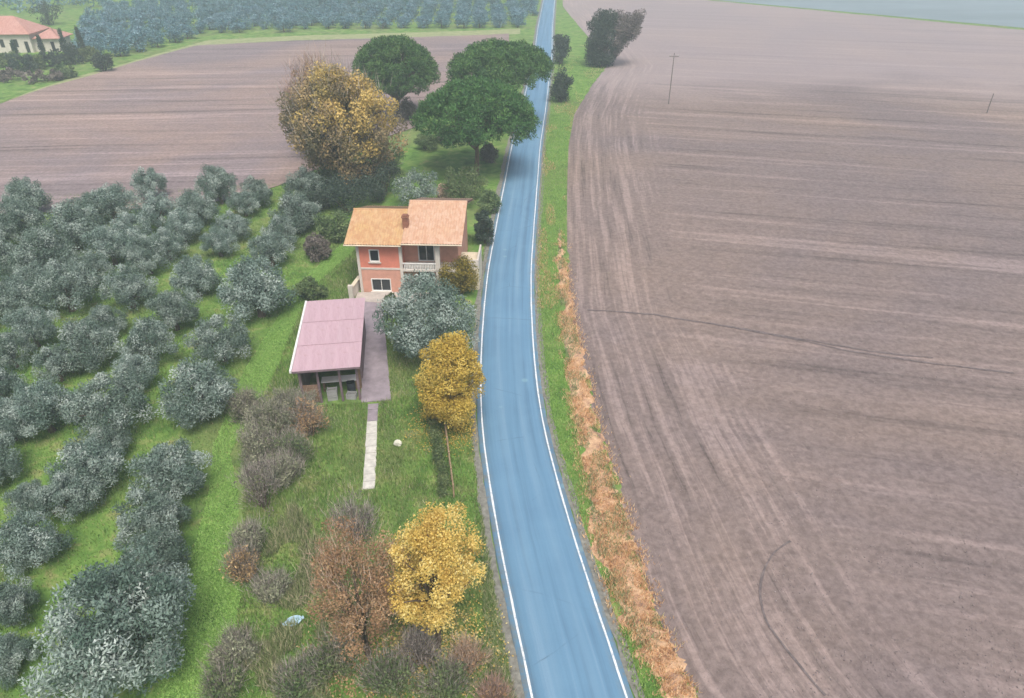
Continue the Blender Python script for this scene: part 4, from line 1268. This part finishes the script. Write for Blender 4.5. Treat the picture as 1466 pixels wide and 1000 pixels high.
# things kept in the shed
def in_shed(x_, y_):
    c_, s_ = math.cos(shrz), math.sin(shrz)
    return shO[0] + c_ * x_ - s_ * y_, shO[1] + s_ * x_ + c_ * y_
def crate(x_, y_, z_, rz, label):
    X_, Y_ = in_shed(x_, y_)
    o = empty('crate', (X_, Y_, z_), shrz + rz); tag(o, label, 'crate', 'crates in the shed opening')
    MB().box(-.35, .35, -.25, .25, 0, .03).build('base', M['grey_plastic'], o)
    for y_0, y_1, x_0, x_1 in ((-.25, -.21, -.35, .35), (.21, .25, -.35, .35), (-.21, .21, -.35, -.31), (-.21, .21, .31, .35)):
        MB().box(x_0, x_1, y_0, y_1, .03, .2).box(x_0, x_1, y_0, y_1, .25, .4).build('side', M['grey_plastic'], o)
    for sx in (-.35, .29):
        for sy in (-.262, .202):
            MB().box(sx, sx + .06, sy, sy + .06, .03, .43).build('corner_post', M['grey_plastic'], o)
crate(0.0, .75, 0, .1, 'light grey crate standing on the ground between the middle shed posts')
crate(0.02, .78, .43, .0, 'light grey crate stacked on top of another in the shed opening')
crate(1.35, .7, 0, -.2, 'light grey crate in the right-hand bay of the shed')
bn = empty('workbench', (*in_shed(.5, 2.0), 0), shrz); tag(bn, 'pale topped workbench inside the open shed', 'workbench')
MB().box(-1.3, 1.3, -.35, .35, .82, .9).build('top', M['white_paint'], bn)
for sx in (-1.2, 1.1):
    for sy in (-.3, .2): MB().box(sx, sx + .1, sy, sy + .1, 0, .82).build('leg', M['timber'], bn)
dr = empty('drum', (*in_shed(1.3, 1.45), 0), shrz); tag(dr, 'dark steel drum behind the crate in the right shed bay', 'drum')
MB().tube([(0, 0, 0), (0, 0, .02), (0, 0, .88)], [.28, .29, .29], 18).build('body', M['tarp'], dr)
for z_ in (.01, .3, .58, .85): MB().tube([(0, 0, z_), (0, 0, z_ + .03)], [.305, .305], 18).build('hoop', M['tarp'], dr)

# ------------------------------------------------------------------ small garden things
bk = empty('boulder', (*G(570, 638)[:2], 0)); tag(bk, 'small pale stone lying on the lawn right of the path', 'stone')
r = np.random.default_rng(4)
vv_, ff_ = [], []
for i in range(7):
    th = math.pi * i / 6
    for j in range(10):
        ph = 2 * math.pi * j / 10
        q = 1 + 0.14 * math.sin(3 * ph + i) + 0.08 * r.normal()
        vv_.append((.27 * q * math.sin(th) * math.cos(ph), .2 * q * math.sin(th) * math.sin(ph), .2 + .26 * math.cos(th) * (1 if i else .95)))
for i in range(6):
    for j in range(10): ff_.append((i * 10 + j, (i + 1) * 10 + j, (i + 1) * 10 + (j + 1) % 10, i * 10 + (j + 1) % 10))
MB().add(vv_, ff_).build('stone', M['pale_stone'], bk)
tb = empty('wash_tub', (*G(421, 893)[:2], 0), R(25)); tag(tb, 'light blue plastic tub lying in the weeds of the garden', 'tub')
mb = MB(); n_ = 20; prof = [(.25, .02), (.32, .2), (.36, .2), (.36, .23), (.30, .23), (.23, .05)]
for (rr, z_) in prof:
    for j in range(n_):
        a_ = 2 * math.pi * j / n_
        mb.v.append((rr * math.cos(a_) * 1.15, rr * math.sin(a_) * .8, z_))
for i in range(len(prof) - 1):
    for j in range(n_): mb.f.append((i * n_ + j, i * n_ + (j + 1) % n_, (i + 1) * n_ + (j + 1) % n_, (i + 1) * n_ + j))
mb.f.append(tuple(range(n_ - 1, -1, -1))); mb.f.append(tuple(range(5 * n_, 6 * n_)))
mb.build('basin', M['light_blue_plastic'], tb)
for sx in (-1, 1): MB().box(sx * .46 - .05, sx * .46 + .05, -.09, .09, .2, .225).build('handle', M['light_blue_plastic'], tb)

# fence and dark hedge along the garden's road side
fp = [G(u, v)[:2] for u, v in ((636, 604), (640, 640), (645, 676), (650, 712))]
fn = empty('fence', (*fp[0], 0)); tag(fn, 'low wooden post and rail fence between garden lawn and road', 'fence')
fb = np.array(fp[0])
A, B = np.array(fp[0]), np.array(fp[-1])
nP = 6
for i in range(nP):
    q = A + (B - A) * i / (nP - 1) - fb
    MB().box(q[0] - .05, q[0] + .05, q[1] - .05, q[1] + .05, -.1, 1.1 + rng.uniform(-.04, .04)).build('post', M['log_end'], fn)
for z_ in (.45, .92):
    for i in range(nP - 1):
        a_ = A + (B - A) * i / (nP - 1) - fb; b_ = A + (B - A) * (i + 1) / (nP - 1) - fb
        MB().tube([(*a_, z_ + rng.uniform(-.03, .03)), (*b_, z_ + rng.uniform(-.03, .03))], [.04, .035], 6).build('rail', M['log_end'], fn)
hd = empty('hedge', (*G(628, 660)[:2], 0)); tag(hd, 'low dark hedge along the lawn side of the wooden fence', 'hedge')
r = np.random.default_rng(6)
A, B = G(622, 612)[:2], G(638, 712)[:2]
C = np.array([[*(A + (B - A) * t_ + r.normal(size=2) * .14 - np.array(hd.location)[:2]), r.uniform(.2, .62)] for t_ in r.random(60)])
link('foliage', crown_mesh('foliage', C, np.stack([r.uniform(.22, .36, len(C))] * 3, 1), 80, .14, .07, M['shrub_leaf'], r=r), hd)

# ------------------------------------------------------------------ poles in the right field
simple('pole_wood', (0.17, 0.15, 0.14), 0.3, 5.0, 0.9)
simple('insulator', (0.45, 0.46, 0.46), 0.1, 3.0, 0.4)
def pole(u, v, h, label, rz=0.0):
    p = G(u, v)
    o = empty('utility_pole', (p[0], p[1], 0), rz); tag(o, label, 'utility pole')
    MB().tube([(0, 0, -.1), (0, 0, h * .5), (0, 0, h)], [.09, .08, .06], 10).build('shaft', M['pole_wood'], o)
    if h < 6: return
    MB().box(-.8, .8, -.05, .05, h - .6, h - .48).build('crossarm', M['pole_wood'], o)
    for x_ in (-.7, 0, .7):
        MB().tube([(x_, 0, h - .48), (x_, 0, h - .38), (x_, 0, h - .3)], [.03, .07, .05], 8).build('insulator', M['insulator'], o)
pole(957, 150, 8.6, 'lone utility pole in the ploughed field beyond the dark tree')
pole(1412, 164, 3.4, 'short far pole standing out in the wide ploughed field', .4)

# ------------------------------------------------------------------ villa far left, with its planting
YV = 181.0
vo = P(42, 84, YV)
VX, VY = vo[0], vo[1]
vl = empty('villa', (VX, VY, 0), R(4)); tag(vl, 'white villa with red tiled roofs beyond the left field', 'villa')
mb = MB()
wall_panel(mb, 'x', -11, 1.6, -.05, 4.2, 0, .3, [(-9.2, -8.2, 1.2, 3.0), (-5.6, -4.6, 1.2, 3.0), (-2.4, -1.4, 1.2, 3.0), (0, .9, 0, 2.5)])
wall_panel(mb, 'y', .3, 9, -.05, 4.2, -11, -10.7); wall_panel(mb, 'y', .3, 9, -.05, 4.2, 1.3, 1.6); wall_panel(mb, 'x', -10.7, 1.3, -.05, 4.2, 8.7, 9)
mb.build('wall', M['white_plaster'], vl)
mb = MB()
wall_panel(mb, 'x', 1.602, 7.6, -.05, 3.0, 1.2, 1.5, [(2.6, 3.5, 1.0, 2.2), (5.4, 6.3, 0.0, 2.2)])
wall_panel(mb, 'y', 1.5, 7, -.05, 3.0, 7.3, 7.6); wall_panel(mb, 'x', 1.602, 7.3, -.05, 3.0, 6.7, 7)
mb.build('wall', M['white_plaster'], vl)
for (x0, x1, z0, z1, yf) in [(-9.2, -8.2, 1.2, 3.0, 0), (-5.6, -4.6, 1.2, 3.0, 0), (-2.4, -1.4, 1.2, 3.0, 0), (0, .9, 0, 2.5, 0), (2.6, 3.5, 1.0, 2.2, 1.2), (5.4, 6.3, 0, 2.2, 1.2)]:
    MB().box(x0, x1, yf + .14, yf + .18, z0, z1).build('window', M['window_glass'], vl)
def hip(x0, x1, y0, y1, ze, zr_, key):
    cy_ = (y0 + y1) / 2; d = (y1 - y0) / 2
    a_, b_ = (x0 + d, cy_, zr_), (x1 - d, cy_, zr_)
    v = [(x0, y0, ze), (x1, y0, ze), (x1, y1, ze), (x0, y1, ze), a_, b_, (x0, y0, ze - .15), (x1, y0, ze - .15), (x1, y1, ze - .15), (x0, y1, ze - .15)]
    o = MB().add(v, [(0, 1, 5, 4), (1, 2, 5), (2, 3, 4, 5), (3, 0, 4), (0, 6, 7, 1), (1, 7, 8, 2), (2, 8, 9, 3), (3, 9, 6, 0), (9, 8, 7, 6)]).build('roof', M[key], vl)
    return o
r1 = hip(-11.7, 2.3, -.7, 9.7, 4.25, 7.6, 'roof_tile_red')
hip(1.7, 8.3, .5, 7.7, 3.05, 5.0, 'roof_tile_red')
MB().box(-6.5, -5.6, 2.6, 3.4, 5.5, 8.2).build('chimney', M['white_plaster'], r1)
def cypress(u, vb, vt, Y, label, wid=1.5):
    p = P(u, vb, Y); t = P(u, vt, Y); h = t[2] - max(0, p[2]) + 0.3
    r = np.random.default_rng(int(u) + 500)
    C = []
    for _ in range(40):
        z = r.uniform(.5, h - .2); rr = wid / 2 * min(1, (h - z) / (h * .6)) * min(1, .4 + z / 1.2)
        a_ = r.uniform(0, 6.28); C.append((math.cos(a_) * rr * .6, math.sin(a_) * rr * .6, z))
    C = np.array(C)
    cm = crown_mesh('crown', C, np.stack([np.full(40, .38), np.full(40, .38), np.full(40, .7)], 1), 45, .35, .14, M['cypress_leaf'], up=1.8, r=r)
    tm = MB().tube([(0, 0, -.05), (0, 0, h * .7)], [.14, .05], 6).mesh('trunk', M['bark'])
    plant('cypress_tree', label, 'cypress', (p[0], p[1]), tm, cm)
cypress(94, 74, 40, 178, 'slim dark cypress right at the end of the villa wing')
cypress(120, 77, 38, 176, 'slim dark cypress out in the grove away from the villa')
cypress(64, 82, 54, 176, 'short cypress in front of the lower villa wing', 1.2)
cypress(27, 88, 62, 174, 'short cypress in front of the main villa wall', 1.2)
for i, (u, v, w, h, k_, lb) in enumerate([
        (8, 96, 7, 3.0, 'shrub_leaf', 'bluish bush at the far end of the villa hedge'), (32, 104, 7, 3.6, 'dark_leaf', 'dark green bush below the main villa wall'),
        (54, 100, 6, 3.0, 'shrub_leaf', 'green bush below the short cypress at the wing'), (76, 96, 6, 3.0, 'dark_leaf', 'dark bush below the villa wing'),
        (102, 92, 6, 4.4, 'dark_leaf', 'tall dark bush at the foot of the slim cypress'), (66, 117, 8, 2.4, 'umber_leaf', 'purplish brown bush at the field corner before the villa'),
        (94, 112, 6, 2.2, 'shrub_leaf', 'green bush between the purplish bush and the dry headland'), (12, 116, 8, 2.2, 'umber_leaf', 'brown bush below the bluish one by the field'),
        (150, 103, 5, 4.0, 'dark_leaf', 'dark round bush on the headland at the grove corner'), (72, 36, 10, 6.5, 'dark_leaf', 'dark tree behind the villa roof'),
        (128, 88, 5, 3.0, 'shrub_leaf', 'green bush between villa and olive grove')]):
    bush('villa_bush', lb, 'bush', u, v, w, h, M[k_], 400 + i, 'bushes around the villa', L=.45, W=.25, nclump=26, nl=70)

# ------------------------------------------------------------------ far olive grove: nearest trees one by one, the rest as one mass
far_protos = []
for i in range(4):
    r = np.random.default_rng(600 + i)
    C = blob(22, (0, 0, 2.1), (2.1, 2.1, 1.6), r, 0.4, -0.9, 0.3)
    n = 34
    cm = crown_mesh('crown', C, np.stack([r.uniform(.7, 1.0, len(C))] * 3, 1), 50, 0.42, 0.24, M['hazed_olive_leaf'], up=0.6, r=r)
    tm = MB().tube([(0, 0, -.05), (0.1, 0, .9), (0, .05, 2.0)], [.2, .15, .1], 5).mesh('trunk', M['bark'])
    nv = len(cm.vertices)
    V = np.zeros(nv * 3, np.float32); cm.vertices.foreach_get('co', V); V = V.reshape(-1, 3)
    rd = np.zeros(nv, np.float32); cm.attributes['rnd'].data.foreach_get('value', rd)
    far_protos.append((cm, V, rd, tm))
spots = []
g1 = ground_poly([(284, 50), (430, 46), (600, 44), (758, 40), (768, 8), (766, -22), (285, -22), (276, 10)])
g2 = ground_poly([(112, 92), (160, 86), (215, 78), (268, 64), (272, 34), (262, 4), (150, 14), (124, 40)])
for poly, rot, sp in ((g1, 0.05, (5.6, 6.4)), (g2, -0.25, (5.4, 6.8))):
    c0 = poly.mean(0)
    for i in range(-45, 46):
        for j in range(-45, 46):
            a_, b_ = i * sp[0], j * sp[1]
            x_ = c0[0] + a_ * math.cos(rot) - b_ * math.sin(rot) + rng.uniform(-.7, .7)
            y_ = c0[1] + a_ * math.sin(rot) + b_ * math.cos(rot) + rng.uniform(-.7, .7)
            if in_poly(np.array([x_]), np.array([y_]), poly)[0]: spots.append((x_, y_, 0 if poly is g1 else 1))
spots.sort(key=lambda q: q[0] ** 2 + q[1] ** 2)
NIND = 225
for i, (x_, y_, gi) in enumerate(spots[:NIND]):
    s_ = rng.uniform(.85, 1.2)
    o = plant('olive_tree', None, None, (x_, y_), far_protos[i % 4][3], far_protos[i % 4][0], rng.uniform(0, 6.28), (s_, s_, s_ * rng.uniform(.7, .9)))
    if gi == 0: tag(o, 'small bluish olive tree in the far grove along the left field headland', 'olive tree', 'olives of the far grove')
    else: tag(o, 'small bluish olive tree in the sloping grove beside the villa', 'olive tree', 'olives of the grove by the villa')
VV, RR = [], []
for i, (x_, y_, gi) in enumerate(spots[NIND:]):
    _, V, rd, _t = far_protos[i % 4]
    a_ = rng.uniform(0, 6.28); s_ = rng.uniform(.85, 1.2)
    ca, sa = math.cos(a_) * s_, math.sin(a_) * s_
    VV.append(np.stack([V[:, 0] * ca - V[:, 1] * sa + x_, V[:, 0] * sa + V[:, 1] * ca + y_, V[:, 2] * s_ * 0.8], 1)); RR.append(rd)
if VV:
    VV = np.vstack(VV); RR = np.concatenate(RR)
    o = link('distant_olive_grove', mesh_np('distant_olive_grove', VV, np.arange(len(VV)).reshape(-1, 4), M['hazed_olive_leaf'], rnd=RR))
    tag(o, 'bluish mass of distant olive trees at the back of the grove', None, None, 'stuff')
# woods behind villa
r = np.random.default_rng(700)
wpoly = ground_poly([(-40, 22), (130, 16), (190, 4), (270, -6), (270, -24), (-40, -20)])
x, y = scatter(wpoly, 160)
C = np.stack([x, y, r.uniform(1.5, 4.5, len(x))], 1)
o = link('distant_wood', crown_mesh('distant_wood', C, np.stack([r.uniform(2.0, 3.6, len(C))] * 3, 1), 70, 1.0, 0.6, M['hazed_olive_leaf'], r=r))
tag(o, 'hazy blue mass of distant trees behind the villa', None, None, 'stuff')

# ------------------------------------------------------------------ haze
m, nt = mat('haze')
pv_ = N(nt, 'ShaderNodeVolumePrincipled')
pv_.inputs['Color'].default_value = (0.80, 0.94, 1.0, 1)
pv_.inputs['Density'].default_value = 0.00105
pv_.inputs['Anisotropy'].default_value = 0.0
ot = N(nt, 'ShaderNodeOutputMaterial')
nt.links.new(pv_.outputs[0], ot.inputs['Volume'])
hz = MB().box(-S - 20, S + 20, -S - 20, S + 20, -1.0, 32.0).build('haze', m)
tag(hz, 'pale blue haze filling the air over the farmland', None, None, 'stuff')
